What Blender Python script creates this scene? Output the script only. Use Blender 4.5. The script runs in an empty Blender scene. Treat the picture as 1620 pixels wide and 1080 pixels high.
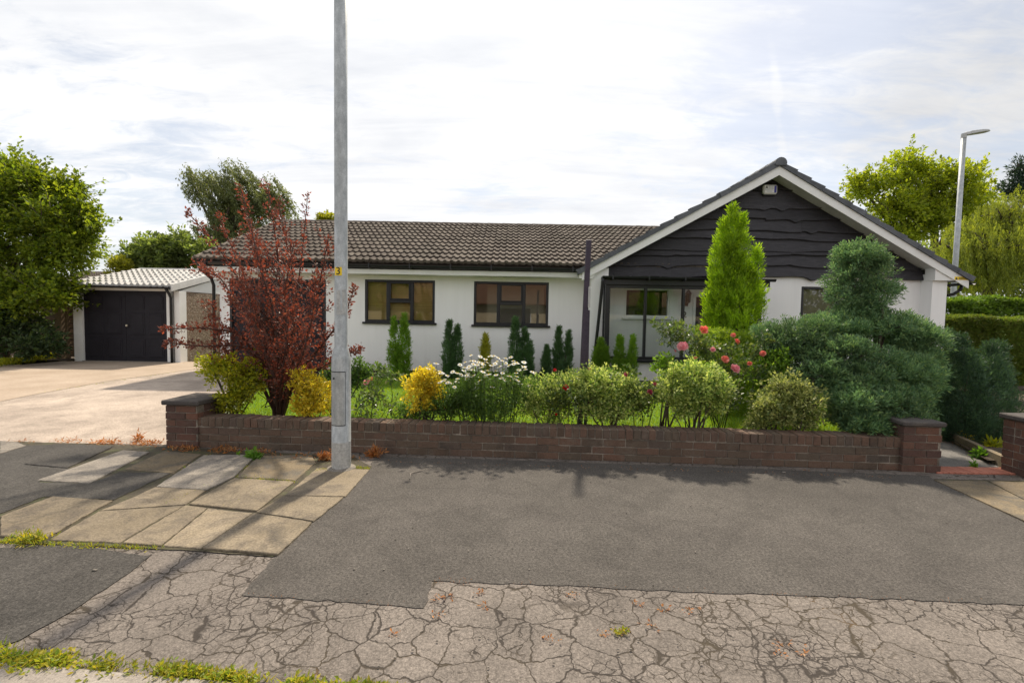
import bpy, math, random
import numpy as np
from mathutils import Vector, Matrix

rng = np.random.default_rng(7)
random.seed(7)
S = bpy.context.scene
COL = S.collection

# ------------------------------------------------------------------ camera
PITCH, ROLL, FPX, EYE = math.radians(87), math.radians(1.0), 750.0, 1.45
cam_d = bpy.data.cameras.new("camera")
cam = bpy.data.objects.new("camera", cam_d)
COL.objects.link(cam)
S.camera = cam
cam_d.sensor_width = 36.0
cam_d.lens = FPX / 1620.0 * 36.0
cam_d.clip_end = 3000
cam.matrix_world = Matrix.Translation((0, 0, EYE)) @ Matrix.Rotation(PITCH, 4, 'X') @ Matrix.Rotation(ROLL, 4, 'Z')
_R = np.array((Matrix.Rotation(PITCH, 3, 'X') @ Matrix.Rotation(ROLL, 3, 'Z')))


def _ray(px, py):
    return _R @ np.array([(px - 810) / FPX, -(py - 540) / FPX, -1.0])


def A(px, py, Y):
    "the surveyed point seen at photo pixel px,py that stands Y metres away"
    v = _ray(px, py)
    return np.array([0, 0, EYE]) + v * (Y / v[1])


def G(px, py, z=0.0):
    "the surveyed ground point"
    v = _ray(px, py)
    return np.array([0, 0, EYE]) + v * ((z - EYE) / v[2])


# ------------------------------------------------------------------ mesh building
def norm(v):
    return v / np.maximum(np.linalg.norm(v, axis=-1, keepdims=True), 1e-9)


class MB:
    def __init__(s, T=None):
        s.v, s.q, s.t, s.g, s.n, s.T = [], [], [], [], 0, T

    def add(s, v, f):
        v = np.asarray(v, float).reshape(-1, 3)
        if s.T is not None:
            v = v @ s.T[:3, :3].T + s.T[:3, 3]
        if isinstance(f, np.ndarray):
            (s.q if f.shape[1] == 4 else s.t).append(f + s.n)
        else:
            q = [x for x in f if len(x) == 4]
            t = [x for x in f if len(x) == 3]
            if q: s.q.append(np.array(q) + s.n)
            if t: s.t.append(np.array(t) + s.n)
            s.g += [[i + s.n for i in x] for x in f if len(x) > 4]
        s.v.append(v)
        s.n += len(v)
        return s

    def box(s, x0, x1, y0, y1, z0, z1, ch=0.0):
        if ch <= 0:
            v = [(x, y, z) for z in (z0, z1) for y in (y0, y1) for x in (x0, x1)]
            return s.add(v, [[0, 2, 3, 1], [4, 5, 7, 6], [0, 1, 5, 4], [2, 6, 7, 3], [0, 4, 6, 2], [1, 3, 7, 5]])
        lo, hi, v, ix = (x0, y0, z0), (x1, y1, z1), [], {}
        for a in range(3):
            for cx in (0, 1):
                for cy in (0, 1):
                    for cz in (0, 1):
                        c = (cx, cy, cz)
                        p = []
                        for k in range(3):
                            w = hi[k] if c[k] else lo[k]
                            if k != a: w += -ch if c[k] else ch
                            p.append(w)
                        ix[(a, c)] = len(v)
                        v.append(p)
        F = []
        for a in range(3):
            b, d = [k for k in range(3) if k != a]
            for sgn in (0, 1):
                r = []
                for (i, j) in ((0, 0), (1, 0), (1, 1), (0, 1)):
                    c = [0, 0, 0]; c[a] = sgn; c[b] = i; c[d] = j
                    r.append(ix[(a, tuple(c))])
                F.append(r)
        for a in range(3):
            b, d = [k for k in range(3) if k != a]
            for i in (0, 1):
                for j in (0, 1):
                    c0 = [0, 0, 0]; c0[b] = i; c0[d] = j; c1 = list(c0); c1[a] = 1
                    F.append([ix[(b, tuple(c0))], ix[(d, tuple(c0))], ix[(d, tuple(c1))], ix[(b, tuple(c1))]])
        for cx in (0, 1):
            for cy in (0, 1):
                for cz in (0, 1):
                    c = (cx, cy, cz)
                    F.append([ix[(0, c)], ix[(1, c)], ix[(2, c)]])
        return s.add(v, F)

    def prism(s, poly, axis, a0, a1):
        "poly: 2-D outline extruded along axis (0 x,1 y,2 z)"
        n = len(poly)
        o = [k for k in range(3) if k != axis]
        v = []
        for a in (a0, a1):
            for p in poly:
                q = [0, 0, 0]; q[axis] = a; q[o[0]] = p[0]; q[o[1]] = p[1]
                v.append(q)
        F = [list(range(n)), list(range(n, 2 * n))[::-1]]
        F += [[i, (i + 1) % n, n + (i + 1) % n, n + i] for i in range(n)]
        return s.add(v, F)

    def tube(s, pts, rad, sides=6, cap=True):
        P = np.asarray(pts, float)
        n = len(P)
        rad = np.broadcast_to(np.asarray(rad, float), (n,))
        T = norm(np.gradient(P, axis=0))
        ref = np.array([0.13, 0.21, 1.0]) if abs(T[0][2]) < .9 else np.array([1.0, .1, .05])
        u = norm(np.cross(T, ref)); w = np.cross(T, u)
        a = np.linspace(0, 2 * np.pi, sides, endpoint=False)
        ring = P[:, None, :] + rad[:, None, None] * (np.cos(a)[None, :, None] * u[:, None, :] + np.sin(a)[None, :, None] * w[:, None, :])
        i = np.arange(n - 1)[:, None] * sides; j = np.arange(sides)[None, :]
        q = np.stack([i + j, i + (j + 1) % sides, i + sides + (j + 1) % sides, i + sides + j], -1).reshape(-1, 4)
        v = ring.reshape(-1, 3)
        F = q.tolist()
        if cap and sides > 4:
            F += [list(range(sides))[::-1], list(range((n - 1) * sides, n * sides))]
        return s.add(v, F)

    def lathe(s, prof, c, sides=32):
        "prof: (r,z) list about a vertical axis through c"
        a = np.linspace(0, 2 * np.pi, sides, endpoint=False)
        v = [(c[0] + r * math.cos(t), c[1] + r * math.sin(t), c[2] + z) for r, z in prof for t in a]
        F = [[i * sides + j, i * sides + (j + 1) % sides, (i + 1) * sides + (j + 1) % sides, (i + 1) * sides + j] for i in range(len(prof) - 1) for j in range(sides)]
        F.append(list(range((len(prof) - 1) * sides, len(prof) * sides)))
        F.append(list(range(sides))[::-1])
        return s.add(v, F)

    def build(s, name, mat, parent=None, loc=None, smooth=False):
        me = bpy.data.meshes.new(name)
        V = np.concatenate(s.v) if s.v else np.zeros((0, 3))
        org = np.array(loc if loc is not None else (parent.get('_o') if parent is not None else (0, 0, 0)), float)
        V = V - org
        Q = np.concatenate(s.q) if s.q else np.zeros((0, 4), int)
        T3 = np.concatenate(s.t) if s.t else np.zeros((0, 3), int)
        gl = [i for g in s.g for i in g]
        cnt = np.concatenate([np.full(len(Q), 4), np.full(len(T3), 3), np.array([len(g) for g in s.g], int)]).astype(np.int32)
        loops = np.concatenate([Q.ravel(), T3.ravel(), np.array(gl, int)]).astype(np.int32)
        me.vertices.add(len(V)); me.vertices.foreach_set('co', V.astype(np.float32).ravel())
        me.loops.add(len(loops)); me.loops.foreach_set('vertex_index', loops)
        me.polygons.add(len(cnt))
        me.polygons.foreach_set('loop_start', np.concatenate([[0], np.cumsum(cnt)[:-1]]).astype(np.int32))
        sm_ = smooth or name in ('trunk', 'stem', 'flower_stems', 'flower_stem', 'downpipe', 'twig', 'bloom')
        me.polygons.foreach_set('use_smooth', np.full(len(cnt), sm_, bool))
        me.update(calc_edges=True)
        me.validate()
        if mat: me.materials.append(mat)
        o = bpy.data.objects.new(name, me)
        COL.objects.link(o)
        o['_o'] = [float(x) for x in org]
        if parent is not None:
            o.parent = parent
        else:
            o.location = org
        return o


def tag(o, label, cat, group=None):
    o['label'] = label; o['category'] = cat
    if group: o['group'] = group
    return o


def thing(name, label, cat, loc, group=None):
    o = bpy.data.objects.new(name, None)
    o.empty_display_size = .1
    COL.objects.link(o); o.location = [float(x) for x in loc]
    o['_o'] = [float(x) for x in loc]
    return tag(o, label, cat, group)


def struct(o, kind='structure'):
    o['kind'] = kind
    return o


# ------------------------------------------------------------------ materials
class NT:
    def __init__(s, name):
        s.m = bpy.data.materials.new(name); s.m.use_nodes = True
        s.nt = s.m.node_tree; s.nt.nodes.clear()
        s.out = s.new('ShaderNodeOutputMaterial')

    def new(s, t, **k):
        n = s.nt.nodes.new(t)
        for a, b in k.items(): setattr(n, a, b)
        return n

    def link(s, a, b): s.nt.links.new(a, b)

    def pos(s, stretch=(1, 1, 1)):
        g = s.new('ShaderNodeNewGeometry')
        if stretch == (1, 1, 1): return g.outputs['Position']
        m = s.new('ShaderNodeVectorMath', operation='MULTIPLY'); m.inputs[1].default_value = stretch
        s.link(g.outputs['Position'], m.inputs[0]); return m.outputs[0]

    def noise(s, vec, scale, detail=4, rough=.55, dist=0):
        n = s.new('ShaderNodeTexNoise'); s.link(vec, n.inputs['Vector'])
        n.inputs['Scale'].default_value = scale; n.inputs['Detail'].default_value = detail
        n.inputs['Roughness'].default_value = rough; n.inputs['Distortion'].default_value = dist
        return n.outputs['Fac']

    def ramp(s, fac, stops, interp='LINEAR'):
        r = s.new('ShaderNodeValToRGB'); e = r.color_ramp.elements; r.color_ramp.interpolation = interp
        while len(e) < len(stops): e.new(.5)
        for i, (p, c) in enumerate(stops):
            e[i].position = p
            c = (c, c, c) if isinstance(c, (int, float)) else c
            e[i].color = (*c, 1)
        s.link(fac, r.inputs[0]); return r.outputs[0]

    def mix(s, fac, a, b, mode='MIX'):
        m = s.new('ShaderNodeMixRGB', blend_type=mode)
        for i, x in enumerate((fac, a, b)):
            sock = m.inputs[i]
            if isinstance(x, (int, float)): sock.default_value = x if i == 0 else (x, x, x, 1)
            elif isinstance(x, tuple): sock.default_value = (*x, 1)
            else: s.link(x, sock)
        return m.outputs[0]

    def math(s, op, a, b=0.0):
        m = s.new('ShaderNodeMath', operation=op)
        for i, x in enumerate((a, b)):
            if isinstance(x, (int, float)): m.inputs[i].default_value = x
            else: s.link(x, m.inputs[i])
        return m.outputs[0]

    def bsdf(s, color, rough=.8, spec=.3, metal=0.0, bump=None, bstr=.3, bdist=.01):
        b = s.new('ShaderNodeBsdfPrincipled')
        if isinstance(color, tuple): b.inputs['Base Color'].default_value = (*color, 1)
        else: s.link(color, b.inputs['Base Color'])
        if isinstance(rough, (int, float)): b.inputs['Roughness'].default_value = rough
        else: s.link(rough, b.inputs['Roughness'])
        b.inputs['Specular IOR Level'].default_value = spec
        b.inputs['Metallic'].default_value = metal
        if bump is not None:
            n = s.new('ShaderNodeBump'); n.inputs['Strength'].default_value = bstr; n.inputs['Distance'].default_value = bdist
            s.link(bump, n.inputs['Height']); s.link(n.outputs[0], b.inputs['Normal'])
        return b

    def done(s, b):
        s.link(b.outputs[0], s.out.inputs['Surface']); return s.m


def surf(name, stops, scale=3, rough=.8, spec=.3, metal=0, fine=None, bump=None, isl=0.0, stretch=(1, 1, 1), bstr=.3, bdist=.01, dist=0, detail=5):
    n = NT(name)
    p = n.pos(stretch)
    c = n.ramp(n.noise(p, scale, detail, .6, dist), stops)
    if fine:
        f = n.ramp(n.noise(n.pos(), fine[0], 3, .7), [(.3, fine[1]), (.7, fine[2])])
        c = n.mix(1.0, c, f, 'MULTIPLY')
    if isl:
        g = n.new('ShaderNodeNewGeometry')
        f = n.ramp(g.outputs['Random Per Island'], [(0, 1 - isl), (1, 1 + isl)])
        c = n.mix(1.0, c, f, 'MULTIPLY')
    h = n.noise(n.pos(), bump, 4, .6) if bump else None
    return n.done(n.bsdf(c, rough, spec, metal, h, bstr, bdist))


LB_ = 1.0


def leafmat(name, cols, transl=.4, tcol=None, rough=.5, big=1.2, spec=.35):
    n = NT(name)
    g = n.new('ShaderNodeNewGeometry')
    k = len(cols)
    c = n.ramp(g.outputs['Random Per Island'], [(i / max(1, k - 1), tuple(x * LB_ for x in cols[i])) for i in range(k)])
    f = n.ramp(n.noise(n.pos(), big, 3, .6), [(.3, .65), (.7, 1.3)])
    c = n.mix(1.0, c, f, 'MULTIPLY')
    b = n.bsdf(c, rough, spec)
    t = n.new('ShaderNodeBsdfTranslucent')
    tc = n.mix(1.0, c, tcol or (1.5, 1.5, .7), 'MULTIPLY')
    n.link(tc, t.inputs['Color'])
    m = n.new('ShaderNodeMixShader'); m.inputs[0].default_value = min(.55, transl + .1)
    n.link(b.outputs[0], m.inputs[1]); n.link(t.outputs[0], m.inputs[2])
    return n.done(m)


def glassmat(name, boost=1.6, tint=(.86, .9, .88)):
    n = NT(name)
    f = n.new('ShaderNodeFresnel'); f.inputs[0].default_value = 1.52
    k = n.math('MINIMUM', n.math('MULTIPLY', f.outputs[0], boost), 1.0)
    t = n.new('ShaderNodeBsdfTransparent'); t.inputs[0].default_value = (*tint, 1)
    gl = n.new('ShaderNodeBsdfGlossy'); gl.inputs['Roughness'].default_value = 0.01
    gl.inputs['Color'].default_value = (.95, .95, .95, 1)
    m = n.new('ShaderNodeMixShader')
    n.link(k, m.inputs[0]); n.link(t.outputs[0], m.inputs[1]); n.link(gl.outputs[0], m.inputs[2])
    return n.done(m)


def asphalt(name, base, speck=.5, patch=.25, weeds=0.0, crack=False):
    n = NT(name)
    p = n.pos()
    big = n.ramp(n.noise(p, .9, 5, .6, .6), [(.3, tuple(x * (1 - patch) for x in base)), (.7, tuple(x * (1 + patch) for x in base))])
    f = n.ramp(n.noise(p, 150, 2, .8), [(.25, 1 - speck), (.5, 1.0), (.78, 1 + speck)])
    c = n.mix(1.0, big, f, 'MULTIPLY')
    c = n.mix(1.0, c, n.ramp(n.noise(p, 62, 3, .75), [(.3, 1 - speck * .7), (.5, 1.0), (.7, 1 + speck * .8)]), 'MULTIPLY')
    c = n.mix(1.0, c, n.ramp(n.noise(p, 2.6, 6, .7, 1.2), [(.36, .82), (.5, 1.0), (.66, 1.1)]), 'MULTIPLY')
    v = n.new('ShaderNodeTexVoronoi'); v.inputs['Scale'].default_value = 70
    n.link(p, v.inputs['Vector'])
    chips = n.ramp(v.outputs['Distance'], [(.10, 1), (.2, 0)])
    rnd = n.ramp(v.outputs['Color'], [(.80, 0), (.9, 1)])
    c = n.mix(n.math('MULTIPLY', chips, rnd), c, tuple(min(1, x * 2.1) for x in base))
    h = n.noise(p, 120, 3, .7)
    if crack:
        nz = n.new('ShaderNodeTexNoise'); nz.inputs['Scale'].default_value = 5.5; nz.inputs['Detail'].default_value = 6
        nz.inputs['Roughness'].default_value = .5
        n.link(p, nz.inputs['Vector'])
        sub = n.new('ShaderNodeVectorMath', operation='MULTIPLY_ADD'); sub.inputs[1].default_value = (.085, .085, 0)
        n2 = n.new('ShaderNodeTexNoise'); n2.inputs['Scale'].default_value = 19; n2.inputs['Detail'].default_value = 3; n.link(p, n2.inputs['Vector'])
        s2 = n.new('ShaderNodeVectorMath', operation='MULTIPLY_ADD'); s2.inputs[1].default_value = (.055, .055, 0)
        n.link(n2.outputs['Color'], s2.inputs[0]); n.link(p, s2.inputs[2])
        n.link(nz.outputs['Color'], sub.inputs[0]); n.link(s2.outputs[0], sub.inputs[2])
        tot = None
        for sc, w, msk in ((5.3, .0074, None), (9.0, .0046, 1.1), (15, .0036, 2.3)):
            vv = n.new('ShaderNodeTexVoronoi', feature='DISTANCE_TO_EDGE'); vv.inputs['Scale'].default_value = sc
            n.link(sub.outputs[0], vv.inputs['Vector'])
            d = n.math('DIVIDE', vv.outputs['Distance'], sc)
            wn = n.ramp(n.noise(p, 4.0 + sc, 3, .6), [(.3, .3), (.7, .95)])
            d2 = n.math('DIVIDE', d, n.math('MULTIPLY', wn, w))
            k = n.ramp(d2, [(.35, 1), (1.0, 0)])
            if msk:
                mk = n.ramp(n.noise(p, msk, 3, .5), [(.47, 0), (.56, 1)])
                k = n.math('MULTIPLY', k, mk)
            tot = k if tot is None else n.math('MAXIMUM', tot, k)
        moss = n.ramp(n.noise(p, 2.0, 4, .6), [(.45, (.03, .024, .02)), (.62, (.045, .034, .02)), (.75, (.12, .065, .02))])
        c = n.mix(n.math('MULTIPLY', tot, .9), c, moss)
        h = n.math('SUBTRACT', n.math('MULTIPLY', h, .3), tot)
    return n.done(n.bsdf(c, .9, .25, 0, h, .5, .012))


M = {}
M['tarmac_new'] = asphalt('tarmac_new', (.076, .068, .061), .62, .18)
M['tarmac_old'] = asphalt('tarmac_old', (.06, .055, .05), .65, .25)
M['tarmac_crack'] = asphalt('tarmac_crack', (.150, .129, .113), .5, .18, crack=True)
M['road'] = asphalt('road', (.11, .105, .1), .5, .2)
M['drive'] = asphalt('drive', (.36, .297, .247), .55, .25)
M['apron'] = surf('apron', [(.3, (.30, .23, .17)), (.7, (.40, .32, .25))], 1.2, fine=(40, .8, 1.15), bump=60, rough=.9)
M['path'] = asphalt('path', (.17, .16, .15), .4, .2)


def slabmat(name, a, b, lich):
    n = NT(name); p = n.pos()
    c = n.ramp(n.noise(p, 2.2, 6, .65, .5), [(.3, a), (.68, b)])
    c = n.mix(n.ramp(n.noise(p, 3.5, 8, .75, .8), [(.47, 0), (.62, .85)]), c, lich)
    c = n.mix(n.ramp(n.noise(p, 1.3, 6, .7, 1.0), [(.52, 0), (.68, .7)]), c, (.075, .066, .056))
    c = n.mix(1.0, c, n.ramp(n.noise(p, 75, 4, .8), [(.28, .5), (.72, 1.45)]), 'MULTIPLY')
    g = n.new('ShaderNodeNewGeometry')
    c = n.mix(1.0, c, n.ramp(g.outputs['Random Per Island'], [(0, .82), (1, 1.15)]), 'MULTIPLY')
    return n.done(n.bsdf(c, .9, .2, 0, n.noise(p, 90, 4, .7), .45, .01))


M['slab_buff'] = slabmat('slab_buff', (.18, .145, .10), (.25, .205, .148), (.12, .10, .08))
M['slab_grey'] = slabmat('slab_grey', (.18, .16, .14), (.26, .23, .195), (.13, .118, .105))
M['slab_brown'] = slabmat('slab_brown', (.15, .115, .075), (.22, .175, .115), (.11, .10, .085))
M['earth'] = surf('earth', [(.3, (.035, .028, .02)), (.5, (.06, .05, .03)), (.7, (.07, .075, .03))], 6, fine=(60, .6, 1.3), bump=50, bstr=.6)
M['soil'] = surf('soil', [(.3, (.045, .033, .024)), (.7, (.085, .065, .045))], 5, fine=(50, .6, 1.4), bump=40, bstr=.8, rough=.95)
M['lawn'] = surf('lawn', [(.3, (.06, .14, .012)), (.7, (.10, .2, .02))], 2, fine=(60, .7, 1.3), bump=80)
M['ground'] = surf('ground', [(.3, (.06, .09, .03)), (.7, (.10, .11, .05))], .3, fine=(8, .8, 1.2))
M['kerb'] = surf('kerb', [(.3, (.22, .19, .165)), (.7, (.30, .265, .23))], 4, fine=(110, .65, 1.3), bump=80)
M['render'] = surf('render', [(.25, (.765, .75, .735)), (.5, (.815, .80, .79)), (.8, (.84, .83, .82))], 1.6, stretch=(1.4, 1.4, .25), fine=(25, .97, 1.02), bump=70, bstr=.25, bdist=.006, rough=.85, spec=.25)
def rendermat():
    n = NT('render'); p = n.pos((1.4, 1.4, .25))
    c = n.ramp(n.noise(p, 1.6, 6, .6), [(.25, (.79, .775, .765)), (.5, (.84, .826, .818)), (.8, (.86, .85, .843))])
    c = n.mix(1.0, c, n.ramp(n.noise(n.pos((7, 7, .35)), 1.5, 5, .6), [(.3, .965), (.6, 1.0)]), 'MULTIPLY')
    g = n.new('ShaderNodeSeparateXYZ'); n.link(n.pos(), g.inputs[0])
    d = n.math('ADD', g.outputs[2], n.math('MULTIPLY', n.noise(n.pos(), 5, 6, .7), .7))
    c = n.mix(n.ramp(d, [(.35, .45), (.8, 0)]), c, (.40, .36, .30))
    return n.done(n.bsdf(c, .88, .25, 0, n.noise(n.pos(), 70, 4, .6), .3, .006))


M['render'] = rendermat()
M['white'] = surf('white', [(.3, (.74, .73, .71)), (.7, (.82, .81, .79))], 2, rough=.45, fine=(30, .96, 1.02))
M['offwhite'] = surf('offwhite', [(.3, (.55, .54, .52)), (.6, (.68, .67, .65)), (.8, (.72, .71, .69))], 3, rough=.6, fine=(40, .85, 1.05))
M['black'] = surf('black', [(.3, (.012, .012, .014)), (.7, (.02, .02, .023))], 3, rough=.38, spec=.4)
M['door_black'] = surf('door_black', [(.3, (.015, .013, .018)), (.7, (.022, .02, .026))], 2, rough=.6, spec=.25)
M['slate'] = surf('slate', [(.3, (.085, .09, .10)), (.7, (.13, .135, .15))], 6, isl=.15, rough=.75, bump=60, fine=(30, .85, 1.1))
M['galv'] = surf('galv', [(.3, (.30, .315, .32)), (.5, (.38, .395, .40)), (.7, (.50, .515, .52))], 22, rough=.55, metal=.45, fine=(90, .85, 1.15), stretch=(1, 1, .45))
M['galv_light'] = surf('galv_light', [(.3, (.40, .40, .39)), (.7, (.50, .50, .49))], 18, rough=.6, metal=.2, stretch=(1, 1, .3), fine=(50, .7, 1.15))
M['yellow_plate'] = surf('yellow_plate', [(.3, (.80, .55, .02)), (.7, (.85, .60, .03))], 4, rough=.5)
M['purple'] = surf('purple', [(.3, (.035, .027, .042)), (.7, (.058, .044, .066))], 5, rough=.5, fine=(40, .85, 1.2))
M['pebble'] = None
M['fence'] = surf('fence', [(.3, (.20, .14, .09)), (.7, (.32, .24, .16))], 5, isl=.2, stretch=(1, 1, .2), fine=(60, .75, 1.2), rough=.85)
M['fence_dark'] = surf('fence_dark', [(.3, (.10, .075, .05)), (.7, (.17, .13, .09))], 5, isl=.25, fine=(60, .75, 1.2), rough=.85)
M['bark'] = surf('bark', [(.3, (.05, .038, .028)), (.7, (.11, .085, .065))], 9, stretch=(1, 1, .3), bump=40, bstr=.6)
M['twig_purple'] = surf('twig_purple', [(.3, (.05, .025, .02)), (.7, (.09, .05, .04))], 9)
M['stem_green'] = surf('stem_green', [(.3, (.05, .08, .02)), (.7, (.09, .11, .03))], 9)
M['blind'] = surf('blind', [(.3, (.55, .38, .11)), (.7, (.65, .47, .16))], 2, isl=.08, rough=.6)
M['interior'] = surf('interior', [(.3, (.30, .26, .20)), (.7, (.36, .31, .25))], 1, rough=.9)
M['glass'] = glassmat('glass', 2.6)
M['glass_porch'] = glassmat('glass_porch', 1.3, (.93, .97, .96))
M['brass'] = surf('brass', [(.3, (.6, .55, .45)), (.7, (.7, .65, .55))], 5, rough=.3, metal=.8)
M['mortar'] = surf('mortar', [(.3, (.10, .083, .068)), (.48, (.19, .16, .13)), (.65, (.34, .29, .24))], 6, fine=(60, .7, 1.2), bump=60)
M['threshold'] = surf('threshold', [(.3, (.36, .13, .09)), (.7, (.46, .19, .13))], 7, isl=.12, fine=(70, .8, 1.15), bump=60)


def pebblemat():
    n = NT('pebbledash'); p = n.pos()
    v = n.new('ShaderNodeTexVoronoi'); v.inputs['Scale'].default_value = 42; n.link(p, v.inputs['Vector'])
    c = n.ramp(v.outputs['Color'], [(0, (.10, .06, .04)), (.4, (.22, .15, .10)), (.7, (.32, .24, .17)), (1, (.52, .45, .37))])
    c = n.mix(n.ramp(v.outputs['Distance'], [(.45, 0), (.75, .8)]), c, (.10, .08, .06))
    h = n.ramp(v.outputs['Distance'], [(0, 1), (.7, 0)])
    return n.done(n.bsdf(c, .8, .3, 0, h, .8, .015))


M['pebble'] = pebblemat()


def brickmat(name, cols, lich=.45):
    n = NT(name); p = n.pos(); g = n.new('ShaderNodeNewGeometry')
    c = n.ramp(g.outputs['Random Per Island'], [(i / (len(cols) - 1), cols[i]) for i in range(len(cols))])
    c = n.mix(n.ramp(n.noise(p, 7, 6, .7, .5), [(.5, 0), (.72, lich)]), c, (.17, .15, .12))
    c = n.mix(n.ramp(n.noise(p, 2.5, 5, .7, .8), [(.5, 0), (.7, .6)]), c, (.045, .038, .032))
    c = n.mix(1.0, c, n.ramp(n.noise(p, 110, 3, .8), [(.25, .55), (.75, 1.4)]), 'MULTIPLY')
    c = n.mix(n.ramp(n.noise(p, 30, 5, .75), [(.69, 0), (.76, .7)]), c, (.33, .31, .27))
    return n.done(n.bsdf(c, .9, .2, 0, n.noise(p, 70, 5, .7), .6, .01))


M['brick'] = brickmat('brick', [(.10, .070, .052), (.135, .088, .064), (.115, .088, .066), (.155, .090, .064), (.10, .078, .064)])
M['brick_red'] = brickmat('brick_red', [(.125, .066, .05), (.10, .06, .05), (.16, .08, .056), (.11, .072, .058)], .3)
M['cap'] = brickmat('cap', [(.075, .066, .064), (.085, .075, .07)], .4)


def tilemat():
    n = NT('roof_tile'); p = n.pos(); g = n.new('ShaderNodeNewGeometry')
    c = n.ramp(g.outputs['Random Per Island'], [(0, (.07, .056, .046)), (.5, (.092, .074, .062)), (1, (.12, .098, .082))])
    c = n.mix(n.ramp(n.noise(p, 2.2, 7, .75, .5), [(.48, 0), (.72, .6)]), c, (.17, .15, .12))
    c = n.mix(n.ramp(n.noise(p, 17, 6, .85), [(.56, 0), (.66, .8)]), c, (.26, .24, .205))
    c = n.mix(n.ramp(n.noise(p, 5, 6, .7), [(.58, 0), (.75, .5)]), c, (.045, .045, .032))
    return n.done(n.bsdf(c, .9, .2, 0, n.noise(p, 90, 4, .7), .5, .006))


M['tile'] = tilemat()
M['sheet_roof'] = surf('sheet_roof', [(.3, (.46, .45, .435)), (.7, (.57, .56, .545))], 2.5, fine=(40, .85, 1.1), rough=.85)


def boardmat():
    n = NT('stained_board'); g = n.new('ShaderNodeNewGeometry')
    p = n.pos((1.0, 1.0, 9.0))
    c = n.ramp(n.noise(p, 4, 8, .7, .8), [(.3, (.018, .017, .020)), (.5, (.031, .029, .034)), (.72, (.055, .051, .057))])
    c = n.mix(1.0, c, n.ramp(g.outputs['Random Per Island'], [(0, .8), (1, 1.25)]), 'MULTIPLY')
    return n.done(n.bsdf(c, .6, .35, 0, n.noise(n.pos((1.5, 1, 16)), 5, 8, .75, 1.0), .5, .01))


M['board'] = boardmat()

# leaf materials
LF = {}
LB_ = 1.6
LF['sycamore_left'] = leafmat('leaf_green_left', [(.055, .09, .012), (.09, .13, .014), (.15, .18, .018), (.065, .10, .014), (.12, .155, .015)], .45, (1.6, 1.5, .5))
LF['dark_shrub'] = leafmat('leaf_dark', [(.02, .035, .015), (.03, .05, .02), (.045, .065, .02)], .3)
LF['birch'] = leafmat('leaf_birch', [(.07, .085, .035), (.095, .11, .045), (.12, .13, .06)], .35, (1.4, 1.4, .7))
LF['far_green'] = leafmat('leaf_far', [(.075, .105, .034), (.105, .135, .042), (.14, .165, .055)], .45)
LF['yellow_far'] = leafmat('leaf_yellow_far', [(.12, .13, .012), (.2, .19, .02)], .4)
LF['purple'] = leafmat('leaf_purple', [(.062, .03, .025), (.08, .037, .028), (.10, .042, .03), (.068, .033, .028), (.16, .05, .03), (.11, .06, .034)], .4, (1.6, .88, .68), rough=.45)
LF['golden_green'] = leafmat('leaf_golden_green', [(.13, .16, .012), (.22, .23, .015), (.30, .27, .02), (.10, .14, .012)], .4, (1.3, 1.3, .5))
LF['golden'] = leafmat('leaf_golden', [(.36, .27, .02), (.5, .38, .035), (.26, .24, .02), (.42, .33, .04)], .4, (1.2, 1.2, .5))
LF['mid'] = leafmat('leaf_mid', [(.03, .06, .018), (.05, .09, .02), (.07, .12, .025)], .35)
LF['vari'] = leafmat('leaf_variegated', [(.05, .10, .02), (.09, .15, .03), (.34, .38, .11), (.14, .21, .04), (.42, .44, .17), (.07, .13, .025)], .35, (1.2, 1.2, .7))
LF['vari_dull'] = leafmat('leaf_variegated_dull', [(.05, .08, .025), (.10, .125, .04), (.28, .29, .11), (.13, .16, .05), (.33, .33, .14)], .35, (1.2, 1.2, .7))
LF['rose'] = leafmat('leaf_rose', [(.03, .055, .02), (.05, .08, .025), (.08, .11, .03), (.10, .11, .04)], .3, rough=.35, spec=.5)
LF['hedge_bright'] = leafmat('leaf_hedge_bright', [(.07, .12, .012), (.12, .18, .015), (.17, .22, .02)], .4)
LF['thuja_gold'] = leafmat('leaf_thuja_gold', [(.10, .17, .010), (.16, .24, .012), (.23, .31, .016), (.08, .13, .012)], .4, (1.3, 1.4, .4))
LF['thuja_green'] = leafmat('leaf_thuja_green', [(.08, .155, .018), (.12, .21, .024), (.17, .25, .03)], .35)
LF['thuja_dark'] = leafmat('leaf_thuja_dark', [(.036, .075, .034), (.055, .105, .045), (.075, .13, .05)], .3)
LF['thuja_yellow'] = leafmat('leaf_thuja_yellow', [(.12, .13, .02), (.2, .2, .025), (.26, .24, .03)], .35)
LF['juniper'] = leafmat('leaf_juniper', [(.045, .09, .048), (.075, .135, .068), (.13, .195, .09), (.055, .105, .05), (.17, .225, .085)], .3, (1.2, 1.3, .8))
LF['yew'] = leafmat('leaf_yew', [(.022, .046, .032), (.034, .066, .04), (.05, .09, .05)], .25)
LF['willow'] = leafmat('leaf_willow', [(.11, .14, .026), (.16, .185, .03), (.21, .225, .035), (.09, .12, .025)], .4, (1.3, 1.3, .5))
LF['sycamore'] = leafmat('leaf_sycamore', [(.12, .155, .018), (.18, .22, .022), (.25, .265, .025), (.10, .14, .018)], .45, (1.4, 1.4, .4))
LF['pine'] = leafmat('leaf_pine', [(.015, .03, .022), (.025, .042, .03)], .2)
LF['hedge_green'] = leafmat('leaf_hedge_green', [(.05, .09, .014), (.08, .13, .018), (.10, .15, .02)], .3)
LF['hedge_brown'] = leafmat('leaf_hedge_brown', [(.055, .085, .015), (.085, .12, .02), (.10, .10, .025)], .35)
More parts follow.
